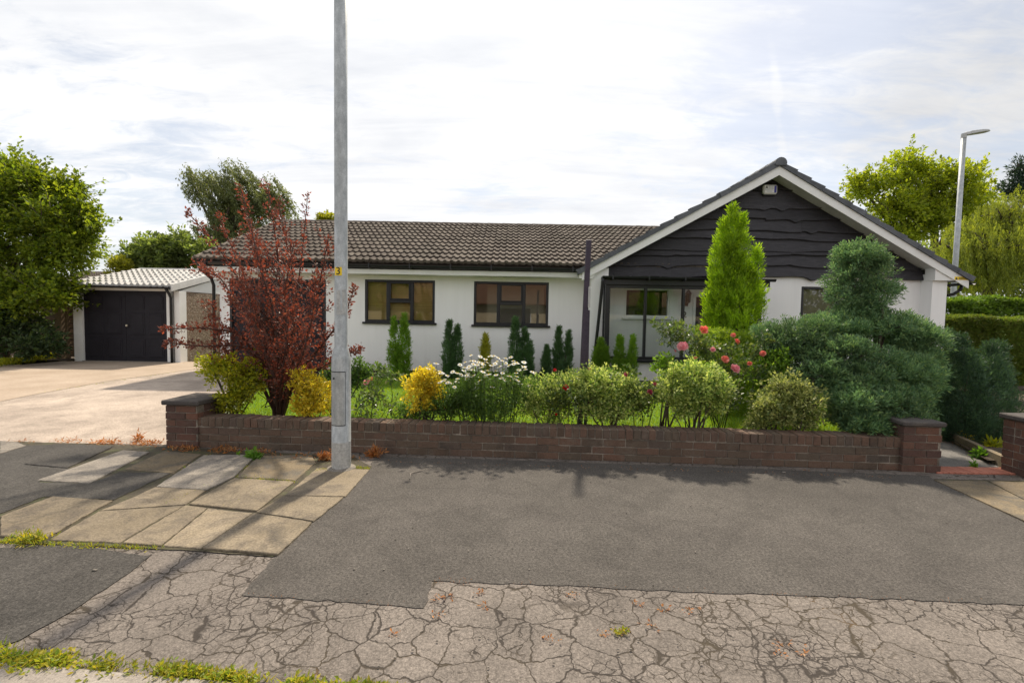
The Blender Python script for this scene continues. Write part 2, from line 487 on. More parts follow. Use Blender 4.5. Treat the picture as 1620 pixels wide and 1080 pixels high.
LF['grass'] = leafmat('leaf_grass', [(.08, .14, .012), (.12, .19, .016), (.17, .22, .022), (.10, .165, .013), (.19, .2, .05)], .45, (1.3, 1.3, .4))
LF['weed'] = leafmat('leaf_weed', [(.10, .16, .015), (.18, .2, .02), (.30, .24, .03), (.09, .13, .02)], .35)
LF['weed_green'] = leafmat('leaf_weed_green', [(.06, .13, .015), (.09, .18, .02)], .35)
LF['dry'] = leafmat('leaf_dry', [(.24, .09, .025), (.34, .16, .05), (.18, .07, .03), (.30, .2, .09)], .3, (1.2, .9, .6))
LB_ = 1.0
LF['petal_white'] = leafmat('petal_white', [(.8, .8, .78), (.86, .86, .84)], .3, (1, 1, 1), rough=.6)
LF['petal_pink'] = leafmat('petal_pink', [(.75, .26, .32), (.82, .36, .40), (.85, .5, .5)], .35, (1.1, .9, .9))
LF['petal_coral'] = leafmat('petal_coral', [(.72, .15, .12), (.80, .25, .18), (.8, .35, .25)], .35, (1.1, .9, .9))
LF['petal_red'] = leafmat('petal_red', [(.55, .01, .01), (.7, .025, .015)], .3, (1.1, .9, .9))
LF['petal_crimson'] = leafmat('petal_crimson', [(.4, .03, .07), (.55, .08, .14), (.7, .25, .3)], .3, (1.1, .9, .9))
M['daisy_eye'] = surf('daisy_eye', [(.3, (.6, .38, .02)), (.7, (.7, .5, .03))], 30)

# ------------------------------------------------------------------ foliage generators
UP = np.array([0, 0, 1.0])


def rdir(n, r):
    return norm(r.normal(size=(n, 3)))


def sprigs(mb, C, D, nl, tl, spread, ll, lw, ang=.7, jit=.35, flat=.6, r=rng, taper=.6, fold=.18):
    C = np.asarray(C, float); D = norm(np.asarray(D, float))
    N = len(C)
    if N == 0: return
    idx = np.repeat(np.arange(N), nl); K = len(idx)
    t = r.random(K)
    d = D[idx]
    rad = norm(np.cross(d, r.normal(size=(K, 3))))
    pos = C[idx] + d * ((t - .5) * tl)[:, None] + rad * (spread * (1 - taper * t) * np.sqrt(r.random(K)))[:, None]
    ld = norm(d * math.cos(ang) + rad * math.sin(ang) + jit * r.normal(size=(K, 3)))
    side = norm(np.cross(ld, UP * flat + (1 - flat) * r.normal(size=(K, 3)) + .15 * r.normal(size=(K, 3))))
    nr = np.cross(side, ld)
    s = .6 + .8 * r.random(K)
    l = (ll * s)[:, None]; w = (lw * s)[:, None]
    V = np.stack([pos, pos + ld * l * .45 + side * w * .5 + nr * w * fold, pos + ld * l, pos + ld * l * .45 - side * w * .5 + nr * w * fold], 1).reshape(-1, 3)
    mb.add(V, np.arange(4 * K).reshape(-1, 4))


def sub_lobes(lobes, k, f=.55, r=rng):
    out = []
    for L in lobes:
        L = np.array(L, float)
        out.append(L * np.array([1, 1, 1, .72, .72, .72]))
        for d in rdir(k, r):
            if d[2] < -.7: d[2] *= -.5
            q = f * (.6 + .7 * r.random())
            out.append(np.concatenate([L[:3] + d * L[3:] * (1 - q * .75), L[3:] * q]))
    return np.array(out)


def sample(lobes, n, shell=.55, zmin=None, r=rng):
    lobes = np.asarray(lobes, float)
    w = (lobes[:, 3] * lobes[:, 4] * lobes[:, 5]) ** (.62)
    i = r.choice(len(lobes), n, p=w / w.sum())
    d = rdir(n, r)
    q = shell + (1 - shell) * r.random(n) ** .7
    C = lobes[i, :3] + d * lobes[i, 3:] * q[:, None]
    out = norm(d / lobes[i, 3:])
    if zmin is not None:
        k = C[:, 2] > zmin; C, out = C[k], out[k]
    return C, out


def L(px, py, Y, rx, ry, rd=None):
    c = A(px, py, Y); s = Y / FPX
    return (*c, rx * s, (rd if rd is not None else .8 * min(rx, ry) * s + .2 * rx * s), ry * s)


def limb(mb, a, b, r0, r1, sag=.1, n=5, sides=6, r=rng):
    a = np.array(a, float); b = np.array(b, float)
    t = np.linspace(0, 1, n)[:, None]
    dd = np.linalg.norm(b - a)
    off = r.normal(size=3) * dd * sag
    P = a * (1 - t) + b * t + off * (np.sin(t * np.pi)) * .6
    P[:, 2] += np.sin(t[:, 0] * np.pi) * dd * sag * .6
    mb.tube(P, np.linspace(r0, r1, n), sides, cap=False)


def plant(name, label, cat, base, lobes, ncl, nl, tl, spread, ll, lw, mat, bark='bark', stems=7, stem_r=.012, up=.5, out=1.0, rnd=.5, shell=.5,
          group=None, sub=5, ang=.7, jit=.35, flat=.6, drift=(0, 0, 0), zmin=None, part='foliage', twigs=60, stem_name='stem', r=None):
    r = r or np.random.default_rng(abs(hash(label)) % 1000 if False else sum(map(ord, label)))
    root = thing(name, label, cat, base, group)
    lb = sub_lobes(lobes, sub, r=r) if sub else np.array(lobes, float)
    C, o = sample(lb, ncl, shell, zmin if zmin is not None else base[2] + .02, r)
    D = norm(o * out + UP * up + np.array(drift) + rnd * r.normal(size=C.shape))
    mb = MB(); sprigs(mb, C, D, nl, tl, spread, ll, lw, ang, jit, flat, r)
    mb.build(part, LF[mat], root)
    st = MB()
    lobes = np.array(lobes, float)
    for k in range(stems):
        q = lobes[r.integers(len(lobes))]
        e = q[:3] + (r.random(3) - .5) * q[3:] * .9
        b = np.array(base) + np.array([r.normal() * .05, r.normal() * .05, -.03])
        limb(st, b, e, stem_r, stem_r * .45, .12, 5, 5, r)
    for k in range(min(twigs, len(C))):
        q = lobes[np.argmin(np.linalg.norm(lobes[:, :3] - C[k], axis=1))]
        limb(st, q[:3] + (r.random(3) - .5) * q[3:] * .5, C[k], stem_r * .45, stem_r * .2, .1, 4, 4, r)
    if stems: st.build(stem_name, M[bark], root)
    return root


def tree(name, label, cat, base, fork, lobes, ncl, nl, tl, spread, ll, lw, mat, tr=.2, up=.3, out=1.0, rnd=.5, drift=(0, 0, 0), shell=.45, sub=7, group=None, ang=.7, jit=.35, flat=.6, zmin=None, hang=None, seed=1, bark='bark', spikes=0):
    r = np.random.default_rng(seed)
    root = thing(name, label, cat, base, group)
    st = MB()
    base = np.array(base, float); fork = np.array(fork, float)
    top = max(l[2] for l in lobes)
    limb(st, base - UP * .1, fork, tr, tr * .7, .03, 6, 9, r)
    lb = sub_lobes(lobes, sub, r=r)
    k = sub + 1
    for i in range(len(lobes)):
        c = lb[i * k][:3]
        limb(st, fork, c, tr * .55, tr * .25, .12, 7, 6, r)
        for j in range(1, k):
            limb(st, c * .6 + fork * .4 if j % 2 else c, lb[i * k + j][:3], tr * .22, tr * .06, .12, 5, 5, r)
    C, o = sample(lb, ncl, shell, zmin, r)
    D = norm(o * out + UP * up + np.array(drift) + rnd * r.normal(size=C.shape))
    mb = MB()
    if spikes:
        C3, o3 = sample(lb, spikes, .97, zmin, r)
        D3 = norm(o3 * .7 + UP * .55 + np.array(drift) + .4 * r.normal(size=C3.shape))
        sprigs(mb, C3 + D3 * tl * .35, D3, int(nl * .9), tl * 1.7, spread * .55, ll, lw, ang, jit, flat, r)
        for a_, d_ in zip(C3[:160], D3): st.tube([a_ - d_ * tl * .4, a_ + d_ * tl * 1.1], [.012, .004], 3, cap=False)
    if hang:
        m = hang[0]; ln = hang[1]
        C2 = np.repeat(C, m, 0); D2 = np.repeat(D, m, 0)
        f = np.tile(np.arange(m), len(C))[:, None] / m
        C2 = C2 + D2 * .15 * f + np.array(hang[2]) * f * ln * (.5 + r.random((len(C2), 1)) * .7)
        D2 = norm(np.array(hang[2]) + .2 * r.normal(size=C2.shape))
        if zmin is not None:
            kk = C2[:, 2] > zmin - .5; C2, D2 = C2[kk], D2[kk]
        C, D = C2, D2
    sprigs(mb, C, D, nl, tl, spread, ll, lw, ang, jit, flat, r)
    st.build('trunk', M[bark], root)
    mb.build('crown', LF[mat], root)
    return root


def cone_clumps(c, h, R, n, r, fat=.35, powr=.8):
    t = r.random(n) ** 1.1
    prof = np.where(t < fat, .72 + .28 * (t / fat), (1 - ((t - fat) / (1 - fat)) ** 1.5)) ** powr
    a = r.random(n) * 2 * np.pi
    q = .45 + .55 * r.random(n) ** .6
    bump = 1 + .14 * np.sin(a * 3 + t * 9) + .1 * np.sin(a * 5 - t * 14)
    rr = R * np.maximum(prof, .03) * q * bump
    o = np.stack([np.cos(a), np.sin(a), 0 * a], 1)
    return np.array(c) + o * rr[:, None] + UP * (t * h)[:, None], o


def conifer(name, label, base, cones, mat, ncl, nl, tl, spread, ll, lw, group=None, up=1.0, out=.45, cat='conifer', seed=3, rnd=.18, fat=.35):
    r = np.random.default_rng(seed)
    root = thing(name, label, cat, base, group)
    mb, st = MB(), MB()
    tot = sum(h * R for (_, _, _, h, R) in cones)
    for (dx, dy, dz, h, R) in cones:
        c = np.array(base) + (dx, dy, dz)
        n = int(ncl * h * R / tot)
        C, o = cone_clumps(c, h, R, n, r, fat)
        D = norm(o * out + UP * up + rnd * r.normal(size=C.shape))
        sprigs(mb, C, D, nl, tl, spread, ll, lw, .45, .22, .1, r, .4)
        limb(st, np.array(base) - UP * .03, c + UP * h * .8, .02 + .01 * h, .005, .02, 5, 5, r)
    mb.build('foliage', LF[mat], root)
    st.build('trunk', M['bark'], root)
    return root


def hedge(name, label, x0, x1, y0, y1, z0, z1, mat, ncl, nl, tl, spread, ll, lw, seed=5, rough=.06):
    r = np.random.default_rng(seed)
    base = ((x0 + x1) / 2, (y0 + y1) / 2, z0)
    root = thing(name, label, 'hedge', base)
    p = r.random((ncl, 3))
    face = r.random(ncl)
    top = face < .3
    p[top, 2] = 1 - .06 * r.random(top.sum())
    fr = (face >= .3) & (face < .68); p[fr, 1] = .12 * r.random(fr.sum())
    le = (face >= .68) & (face < .74); p[le, 0] = .03 * r.random(le.sum())
    C = np.array([x0, y0, z0]) + p * np.array([x1 - x0, y1 - y0, z1 - z0])
    C += rough * np.stack([np.sin(C[:, 2] * 5), np.sin(C[:, 0] * 4 + 1) + np.sin(C[:, 2] * 7), np.sin(C[:, 0] * 3.1) + .5 * np.sin(C[:, 0] * 7)], 1)
    o = np.where(top[:, None], UP, np.where(fr[:, None], np.array([0, -1, .2]), np.array([-.5, -.5, .2])))
    D = norm(o + .3 * UP + .5 * r.normal(size=C.shape))
    mb = MB(); sprigs(mb, C, D, nl, tl, spread, ll, lw, .7, .35, .4, r)
    mb.build('foliage', LF[mat], root)
    st = MB()
    for k in range(int((x1 - x0) / .35) + 1):
        x = x0 + .1 + k * .35
        if x < x1: limb(st, (x, (y0 + y1) / 2, z0 - .03), (x + r.normal() * .1, (y0 + y1) / 2, z1 * .8), .02, .008, .05, 4, 5, r)
    st.build('trunk', M['bark'], root)
    return root


def blades(mb, C, h, w, r, lean=.35):
    K = len(C)
    d = norm(UP + lean * r.normal(size=(K, 3)) * np.array([1, 1, .2]))
    s = norm(np.cross(d, r.normal(size=(K, 3))))
    hh = (h * (.5 + r.random(K)))[:, None]
    V = np.stack([C - s * w / 2, C + s * w / 2, C + d * hh], 1).reshape(-1, 3)
    mb.add(V, np.arange(3 * K).reshape(-1, 3))


def inpoly(P, x, y):
    c = np.zeros(len(x), bool); n = len(P)
    for i in range(n):
        x0, y0 = P[i][:2]; x1, y1 = P[(i + 1) % n][:2]
        k = ((y0 > y) != (y1 > y)) & (x < (x1 - x0) * (y - y0) / ((y1 - y0) + 1e-12) + x0)
        c ^= k
    return c
#@@PART2
# ================================================================== LIGHT
SUN_EL, SUN_AZ = math.radians(52), math.atan2(.17, .985)      # from the north-facing view: behind the house, a little right
sv = Vector((math.cos(SUN_EL) * math.sin(SUN_AZ), math.cos(SUN_EL) * math.cos(SUN_AZ), math.sin(SUN_EL)))
sd = bpy.data.lights.new("sun", 'SUN'); sd.energy = 4.5; sd.angle = math.radians(2.2); sd.color = (1.0, .89, .72)
so = bpy.data.objects.new("sun", sd); COL.objects.link(so)
so.rotation_euler = (-sv).to_track_quat('-Z', 'Y').to_euler()

W = bpy.data.worlds.new("World"); S.world = W; W.use_nodes = True
wt = W.node_tree; wt.nodes.clear()


class WN(NT):
    def __init__(s):
        s.nt = wt; s.out = s.new('ShaderNodeOutputWorld')


n = WN()
sky = n.new('ShaderNodeTexSky', sky_type='NISHITA'); sky.sun_disc = False
sky.sun_elevation = SUN_EL; sky.sun_rotation = SUN_AZ; sky.air_density = 1.0; sky.dust_density = 1.5
bg1 = n.new('ShaderNodeBackground'); bg1.inputs[1].default_value = .085
n.link(sky.outputs[0], bg1.inputs[0])
tc = n.new('ShaderNodeTexCoord'); gv = tc.outputs['Generated']
sx = n.new('ShaderNodeSeparateXYZ'); n.link(gv, sx.inputs[0])
zz = n.math('ADD', n.math('MAXIMUM', sx.outputs[2], 0.0), .16)
cx = n.new('ShaderNodeCombineXYZ'); n.link(n.math('DIVIDE', sx.outputs[0], zz), cx.inputs[0]); n.link(n.math('DIVIDE', sx.outputs[1], zz), cx.inputs[1])
pv = cx.outputs[0]
st_ = n.new('ShaderNodeVectorMath', operation='MULTIPLY'); st_.inputs[1].default_value = (.75, 1.5, 1); n.link(pv, st_.inputs[0])
cov = n.noise(st_.outputs[0], 1.5, 10, .62, .5)
det = n.noise(st_.outputs[0], 5.5, 8, .65, .8)
cov = n.math('ADD', n.math('MULTIPLY', cov, .62), n.math('MULTIPLY', det, .38))


def near(px, py, lo):
    v = Vector(_ray(px, py)).normalized()
    d = n.new('ShaderNodeVectorMath', operation='DOT_PRODUCT'); n.link(gv, d.inputs[0]); d.inputs[1].default_value = v
    return n.ramp(d.outputs['Value'], [(lo, 0), (1.0, 1)], 'EASE')


cov = n.math('SUBTRACT', cov, n.math('MULTIPLY', near(1340, 80, .94), .10))
cov = n.math('SUBTRACT', cov, n.math('MULTIPLY', near(120, 330, .95), .07))
cov = n.math('ADD', cov, n.math('MULTIPLY', near(700, 120, .75), .05))
# old vapour trails: thin bands on great circles


def trail(a, b, wid, fade):
    a, b = Vector(_ray(*a)).normalized(), Vector(_ray(*b)).normalized()
    pl = a.cross(b).normalized(); mid = (a + b).normalized()
    wob = n.math('MULTIPLY', n.math('SUBTRACT', n.noise(gv, 9, 3, .6), .5), .02)
    d = n.new('ShaderNodeVectorMath', operation='DOT_PRODUCT'); n.link(gv, d.inputs[0]); d.inputs[1].default_value = pl
    k = n.ramp(n.math('DIVIDE', n.math('ABSOLUTE', n.math('ADD', d.outputs['Value'], wob)), wid), [(.1, 1), (1, 0)], 'EASE')
    e = n.new('ShaderNodeVectorMath', operation='DOT_PRODUCT'); n.link(gv, e.inputs[0]); e.inputs[1].default_value = mid
    c = a.dot(mid)
    q = n.ramp(e.outputs['Value'], [(c - .004, 0), (min(.9999, c + .006), 1)])
    return n.math('MULTIPLY', n.math('MULTIPLY', k, q), fade)


tr = n.math('MAXIMUM', trail((1222, 90), (1238, 238), .010, .07), trail((940, 10), (1065, 190), .010, .05))
cov = n.math('ADD', cov, tr)
cf = n.ramp(cov, [(.35, .52), (.53, 1)], 'EASE')
shade = n.ramp(n.noise(st_.outputs[0], 1.1, 6, .6, .3), [(.36, (.83, .842, .87)), (.62, (1.0, .993, .983))])
sk = n.new('ShaderNodeVectorMath', operation='MULTIPLY'); sk.inputs[1].default_value = (.35, 2.2, 1); n.link(pv, sk.inputs[0])
shade = n.mix(1.0, shade, n.ramp(n.noise(sk.outputs[0], 2.6, 9, .65, .9), [(.36, (.90, .91, .93)), (.62, (1.0, 1.0, 1.0))]), 'MULTIPLY')
sunk = Vector(sv)
sdn = n.new('ShaderNodeVectorMath', operation='DOT_PRODUCT'); n.link(gv, sdn.inputs[0]); sdn.inputs[1].default_value = sunk
glow = n.ramp(sdn.outputs['Value'], [(.3, 1.06), (.75, 1.0), (.95, 1.05)])
darkr = n.math('SUBTRACT', 1.0, n.math('MULTIPLY', near(1610, 170, .97), .22))
cc = n.mix(1.0, n.mix(1.0, shade, glow, 'MULTIPLY'), darkr, 'MULTIPLY')
bg2 = n.new('ShaderNodeBackground'); n.link(cc, bg2.inputs[0]); bg2.inputs[1].default_value = .79
mx = n.new('ShaderNodeMixShader'); n.link(cf, mx.inputs[0]); n.link(bg1.outputs[0], mx.inputs[1]); n.link(bg2.outputs[0], mx.inputs[2])
n.link(mx.outputs[0], n.out.inputs['Surface'])

S.view_settings.view_transform = 'Standard'; S.view_settings.look = 'None'
S.view_settings.exposure = 0.5; S.view_settings.gamma = 1.0
S.cycles.max_bounces = 8; S.cycles.transparent_max_bounces = 12
S.cycles.use_denoising = True

# ================================================================== GROUND


def sheet(name, pts, z, mat, world=False, edge=0, thick=0.0):
    P = [(p[0], p[1]) if world else tuple(G(p[0], p[1], z)[:2]) for p in pts]
    if edge:                                                        # ragged broken edge
        r = np.random.default_rng(len(name)); Q = []
        for i in range(len(P)):
            a, b = np.array(P[i]), np.array(P[(i + 1) % len(P)])
            k = max(1, int(np.linalg.norm(b - a) / .05)); k = min(k, 120)
            for j in range(k):
                q = a + (b - a) * j / k
                Q.append(tuple(q + (r.normal(size=2) * edge if j else 0)))
        P = Q
    m = MB()
    ar = sum(P[i][0] * P[(i + 1) % len(P)][1] - P[(i + 1) % len(P)][0] * P[i][1] for i in range(len(P)))
    if ar < 0: P = P[::-1]
    if thick: m.prism(P, 2, z - thick, z)
    else: m.add([(x, y, z) for x, y in P], [list(range(len(P)))])
    return struct(m.build(name, mat))


sheet('ground', [(-600, -300), (600, -300), (600, 900), (-600, 900)], -.12, M['ground'], True)
sheet('road', [(-60, -9), (60, -9), (60, 1.6), (-60, 1.95)], -.1, M['road'], True)
sheet('pavement', [(-60, 1.93), (-2.2, 1.84), (-.7, 1.70), (60, 1.55), (60, 4.72), (4.3, 4.85), (-3.3, 5.1), (-60, 5.1)], -.002, M['tarmac_crack'], True)
sheet('tarmac_strip', [(-40, 880), (0, 866), (120, 862), (238, 878), (205, 905), (150, 940), (110, 968), (30, 1012), (0, 1022), (-400, 1040), (-700, 890)], .003, M['tarmac_old'], edge=.008)
sheet('pavement_patch', [(587, 737), (592, 722), (800, 727), (1200, 741), (1470, 752), (1478, 760), (1560, 795), (1622, 827), (1760, 880), (1900, 965), (1620, 956), (1300, 942), (1080, 936), (900, 925), (683, 918), (670, 961), (550, 951), (383, 941), (430, 884)], .002, M['tarmac_new'], edge=.006, thick=.02)
# bed under the slabs
sheet('slab_bed', [(-900, 702), (-300, 697), (0, 697), (272, 706), (560, 722), (588, 738), (432, 880), (300, 870), (0, 857), (-900, 845)], .004, M['earth'], edge=.004)
sheet('tarmac_joint', [(-900, 715), (0, 706), (98, 702), (180, 705), (70, 733), (37, 735), (112, 741), (60, 762), (140, 764), (190, 747), (272, 747), (180, 790), (70, 785), (0, 812), (-400, 835), (-900, 830)], .008, M['tarmac_old'], edge=.004)


def slabs(name, quads, mat, z=.014):
    m = MB(); r = np.random.default_rng(11)
    for q in quads:
        P = np.array([G(x, y, z)[:2] for x, y in q]); c = P.mean(0)
        P = c + (P - c) * .992
        Q = []
        for i in range(len(P)):
            a, b = P[i], P[(i + 1) % len(P)]
            kk = max(2, int(np.linalg.norm(b - a) / .04))
            for j in range(kk): Q.append(a + (b - a) * j / kk + r.normal(size=2) * .0022)
        ar = sum(Q[i][0] * Q[(i + 1) % len(Q)][1] - Q[(i + 1) % len(Q)][0] * Q[i][1] for i in range(len(Q)))
        if ar < 0: Q = Q[::-1]
        Q = np.array(Q)
        dz = z + r.normal() * .002; tilt = r.normal(size=2) * .0035
        N = len(Q); ctr = Q.mean(0)
        lo = [(x, y, .0) for x, y in Q]
        up = [(x, y, dz - .004 + tilt @ (np.array([x, y]) - ctr)) for x, y in Q]
        Qi = ctr + (Q - ctr) * .982
        tp = [(x, y, dz + tilt @ (np.array([x, y]) - ctr)) for x, y in Qi]
        F = [[i, (i + 1) % N, N + (i + 1) % N, N + i] for i in range(N)] + [[N + i, N + (i + 1) % N, 2 * N + (i + 1) % N, 2 * N + i] for i in range(N)] + [list(range(2 * N, 3 * N))]
        m.add(lo + up + tp, F)
    return struct(m.build(name, mat))


def c2(*p): return [(x / 2.7, 680 + y / 2.7) for x, y in p]


slabs('paving_slabs', [
    c2((865, 500), (1190, 530), (1395, 295), (1105, 352)) if False else c2((862, 503), (1190, 530), (1335, 392), (1085, 352)),
    c2((1090, 348), (1340, 388), (1470, 285), (1210, 280)),
    c2((1215, 277), (1475, 282), (1580, 165), (1352, 160)),
    c2((520, 480), (690, 490), (885, 330), (795, 318)), c2((692, 491), (858, 502), (1078, 350), (890, 330)),
    c2((803, 315), (1098, 345), (1258, 218), (1000, 203)),
    c2((0, 452), (195, 462), (440, 322), (485, 300), (225, 282), (0, 368)),
    c2((205, 468), (510, 478), (640, 400), (790, 318), (420, 345)), c2((425, 342), (795, 316), (880, 256), (660, 243), (560, 290)),
], M['slab_buff'])
slabs('grey_slabs', [c2((665, 240), (884, 255), (1002, 197), (1086, 116), (1070, 106), (870, 106)), c2((155, 213), (385, 224), (640, 92), (530, 85)), c2((0, 45), (0, 100), (110, 66), (70, 50))], M['slab_grey'])
slabs('brown_slabs', [c2((1008, 198), (1262, 213), (1348, 138), (1335, 104), (1106, 108)), c2((530, 164), (740, 182), (860, 100), (700, 85)), ], M['slab_brown'])
slabs('dark_slabs', [c2((100, 143), (288, 160), (480, 72), (335, 62))], M['tarmac_old'])
# right-hand buff paving and brick threshold, path
sheet('slab_bed', [(1476, 757), (1800, 764), (1900, 900), (1780, 895), (1640, 834)], .004, M['earth'])
slabs('side_paving', [[(1478, 757.5), (1560, 759.5), (1660, 810), (1640, 832), (1566, 798)], [(1564, 759.5), (1700, 764), (1760, 820), (1665, 812)], [(1650, 836), (1765, 825), (1900, 900), (1780, 890)]], M['slab_brown'])
sheet('path', [(1440, 690), (1505, 695), (1592, 745), (1475, 745)], .006, M['path'])
m = MB()
a, b = G(1470, 744), G(1602, 746)
for i in range(14):
    p = a + (b - a) * i / 14; q = a + (b - a) * (i + .93) / 14
    m.box(p[0], q[0], a[1] - .09 + random.uniform(-.003, .003), a[1] + .1, -.02, .016 + random.uniform(-.002, .002), .004)
struct(m.build('threshold', M['threshold']))
# kerb at the road edge
m = MB()
for i in range(-14, 24):
    x0, x1 = -2.05 + i * .92, -2.05 + i * .92 + .912
    def ky(x): return 1.86 - (x + 2.1) * .085 if x < 0 else 1.68 - x * .004
    m.add([(x0, ky(x0) - .16, -.14), (x1, ky(x1) - .16, -.14), (x1, ky(x1), -.14), (x0, ky(x0), -.14), (x0, ky(x0) - .15, .006), (x1, ky(x1) - .15, .006), (x1, ky(x1), .012), (x0, ky(x0), .012)],
          [[3, 2, 1, 0], [4, 5, 6, 7], [0, 1, 5, 4], [1, 2, 6, 5], [2, 3, 7, 6], [3, 0, 4, 7]])
struct(m.build('kerb', M['kerb']))
# driveway
sheet('driveway', [(-60, 5.06), (-3.60, 5.06), (-3.5, 5.3), (-6.3, 10.9), (-6.3, 12.5), (-60, 9.0)], .002, M['drive'], True)
sheet('concrete_apron', [(-300, 700), (27, 629), (167, 603), (330, 581), (345, 572), (100, 571), (-60, 585), (-400, 640)], .007, M['apron'])
sheet('soil', [(-40, 9.3), (-14.6, 12.2), (-12.3, 13.1), (-12.3, 24), (-40, 24)], .03, M['soil'], True)
# lawn and beds
lawnP = [(-3.35, 5.2), (3.95, 4.85), (4.6, 5.6), (5.3, 6.6), (6.5, 10.6), (-4.3, 10.95), (-4.3, 8)]
m = MB(); m.prism(lawnP, 2, -.1, .09)
struct(m.build('lawn', M['lawn']))
sheet('soil', [(-3.32, 5.16), (3.9, 4.85), (4.3, 5.4), (2.4, 5.75), (.8, 5.45), (-.3, 5.6), (-1.2, 5.42), (-2.2, 5.6), (-3.4, 5.8)], .094, M['soil'], True)
sheet('soil', [(-4.3, 10.1), (-2, 10.2), (0, 10.05), (2.2, 9.1), (6.3, 9.0), (6.4, 10.6), (1.6, 10.95), (-4.3, 10.96)], .094, M['soil'], True)
sheet('soil', [(4.95, 4.85), (5.4, 5.75), (9, 11.5), (14, 11.5), (9, 4.85)], .05, M['soil'], True)
# side road on the right
sheet('side_road', [(7.4, 5.2), (9.2, 5.2), (14.5, 10.6), (12.0, 10.6)], .10, M['road'], True)
for y, w in ((5.9, .22), (7.3, .25)):
    sheet('brick_edging', [(7.0 + (y - 5.2) * .8, y), (12 + y, y), (12 + y, y + w), (7.0 + (y - 5.2) * .8 + .2, y + w)], .106, M['threshold'], True)
sheet('gravel', [(9.2, 8.3), (16, 8.3), (18, 10.4), (11.3, 10.4)], .108, M['path'], True)

# grass on the lawn
r = np.random.default_rng(21)
gx = r.uniform(-4.3, 6.3, 150000); gy = 5.1 + (10.6 - 5.1) * r.random(150000) ** 1.7
k = inpoly(lawnP, gx, gy)
gx, gy = gx[k], gy[k]
soilP = [(-4.3, 10.1), (-2, 10.2), (0, 10.05), (2.2, 9.1), (6.3, 9.0), (6.4, 11), (1.6, 11), (-4.3, 11)]
k = ~inpoly(soilP, gx, gy); gx, gy = gx[k], gy[k]
k = r.random(len(gx)) < np.where(gy < 5.45, .35, 1.0); gx, gy = gx[k], gy[k]
m = MB(); blades(m, np.stack([gx, gy, np.full(len(gx), .088)], 1), .05, .009, r, .45)
struct(m.build('grass', LF['grass']), 'stuff')

# weeds along the kerb (stuff)
m = MB()
t = r.random(5200) ** 1.35
x = -2.75 + t * 2.35
y = 1.885 - (x + 2.1) * .085 + r.normal(size=5200) * .028 * (1.3 - t)
k = r.random(5200) < np.clip(.55 + .5 * np.sin(x * 9) + .5 * np.sin(x * 23 + 1), .12, 1); x, y = x[k], y[k]
blades(m, np.stack([x, y, np.full(len(x), .0)], 1), .032, .006, r, .9)
C = np.stack([x, y, np.full(len(x), .012)], 1)[:900]
sprigs(m, C, np.tile(UP, (len(C), 1)), 3, .015, .02, .022, .011, 1.1, .4, .5, r)
struct(m.build('weeds', LF['weed']), 'stuff')
# moss and grass growing in slab joints
m = MB()
for (a, b, n_) in (((376, 754), (466, 764), 260), ((466, 762), (360, 800), 160), ((400, 735), (260, 800), 160), ((330, 720), (290, 745), 120), ((500, 745), (555, 740), 300), ((255, 868), (0, 858), 500), ((0, 858), (60, 850), 250), ((545, 738), (585, 742), 240), ((60, 622), (280, 588), 160)):
    t = r.random(n_); p = np.outer(1 - t, G(*a)) + np.outer(t, G(*b)) + r.normal(size=(n_, 3)) * (.018, .018, 0); p[:, 2] = .004
    blades(m, p, .018, .006, r, .9)
struct(m.build('moss', LF['weed']), 'stuff')
# dry dead weeds and debris at the foot of the wall and the edge of the drive
m = MB()
for (a, b, n_, sp, hh) in (((120, 700), (272, 703), 900, .05, .03), ((250, 708), (420, 716), 900, .05, .03), ((420, 718), (600, 728), 260, .04, .02), ((600, 731), (1425, 756), 420, .02, .010), ((440, 722), (470, 726), 100, .04, .03), ((0, 700), (120, 698), 220, .04, .02), ((1480, 690), (1560, 735), 100, .03, .012), ((690, 921), (760, 922), 70, .015, .006), ((690, 920), (1620, 956), 200, .012, .006), ((383, 942), (665, 961), 80, .012, .006)):
    t = r.random(n_); p = np.outer(1 - t, G(*a)) + np.outer(t, G(*b)) + r.normal(size=(n_, 3)) * (sp, sp, 0); p[:, 2] = .006
    k = r.random(n_) < .5 + .5 * np.sin(p[:, 0] * 14 + p[:, 1] * 5); p = p[k]
    sprigs(m, p + UP * .006, norm(UP * .5 + r.normal(size=p.shape)), 1, .01, .01, hh * 1.3, hh * .35, .5, .6, .3, r)
struct(m.build('dead_weeds', LF['dry']), 'stuff')
m = MB()
pts = [(1030, 990), (1240, 1020), (950, 1003), (985, 1002), (905, 940), (770, 962), (760, 940), (690, 948), (1050, 967), (1272, 744), (620, 1005), (690, 975), (1230, 1032), (1268, 1030), (1010, 958), (705, 945), (1092, 968), (870, 1012)]
C = np.array([G(*p) for p in pts for _ in range(7)]) + r.normal(size=(len(pts) * 7, 3)) * (.022, .012, 0); C[:, 2] = .004 + .004 * r.random(len(C))
sprigs(m, C, norm(r.normal(size=C.shape) * (1, 1, .15)), 2, .02, .012, .016, .008, .6, .4, .9, r)
struct(m.build('fallen_leaves', LF['dry']), 'stuff')
m = MB()
for i in range(150):
    p = G(r.uniform(560, 1500), r.uniform(745, 1070)); s = r.uniform(.0018, .0055)
    m.box(p[0] - s, p[0] + s, p[1] - s * .7, p[1] + s * .7, .005, .005 + s, s * .3)
for (x, y, s) in ((735, 733, .012), (838, 737, .008), (1240, 748, .016), (665, 735, .01), (150, 903, .012)):
    p = G(x, y); m.box(p[0] - s, p[0] + s, p[1] - s * .6, p[1] + s * .6, .004, .004 + s * .6, s * .25)
struct(m.build('grit', M['slab_grey']), 'stuff')
m = MB(); Z = .012
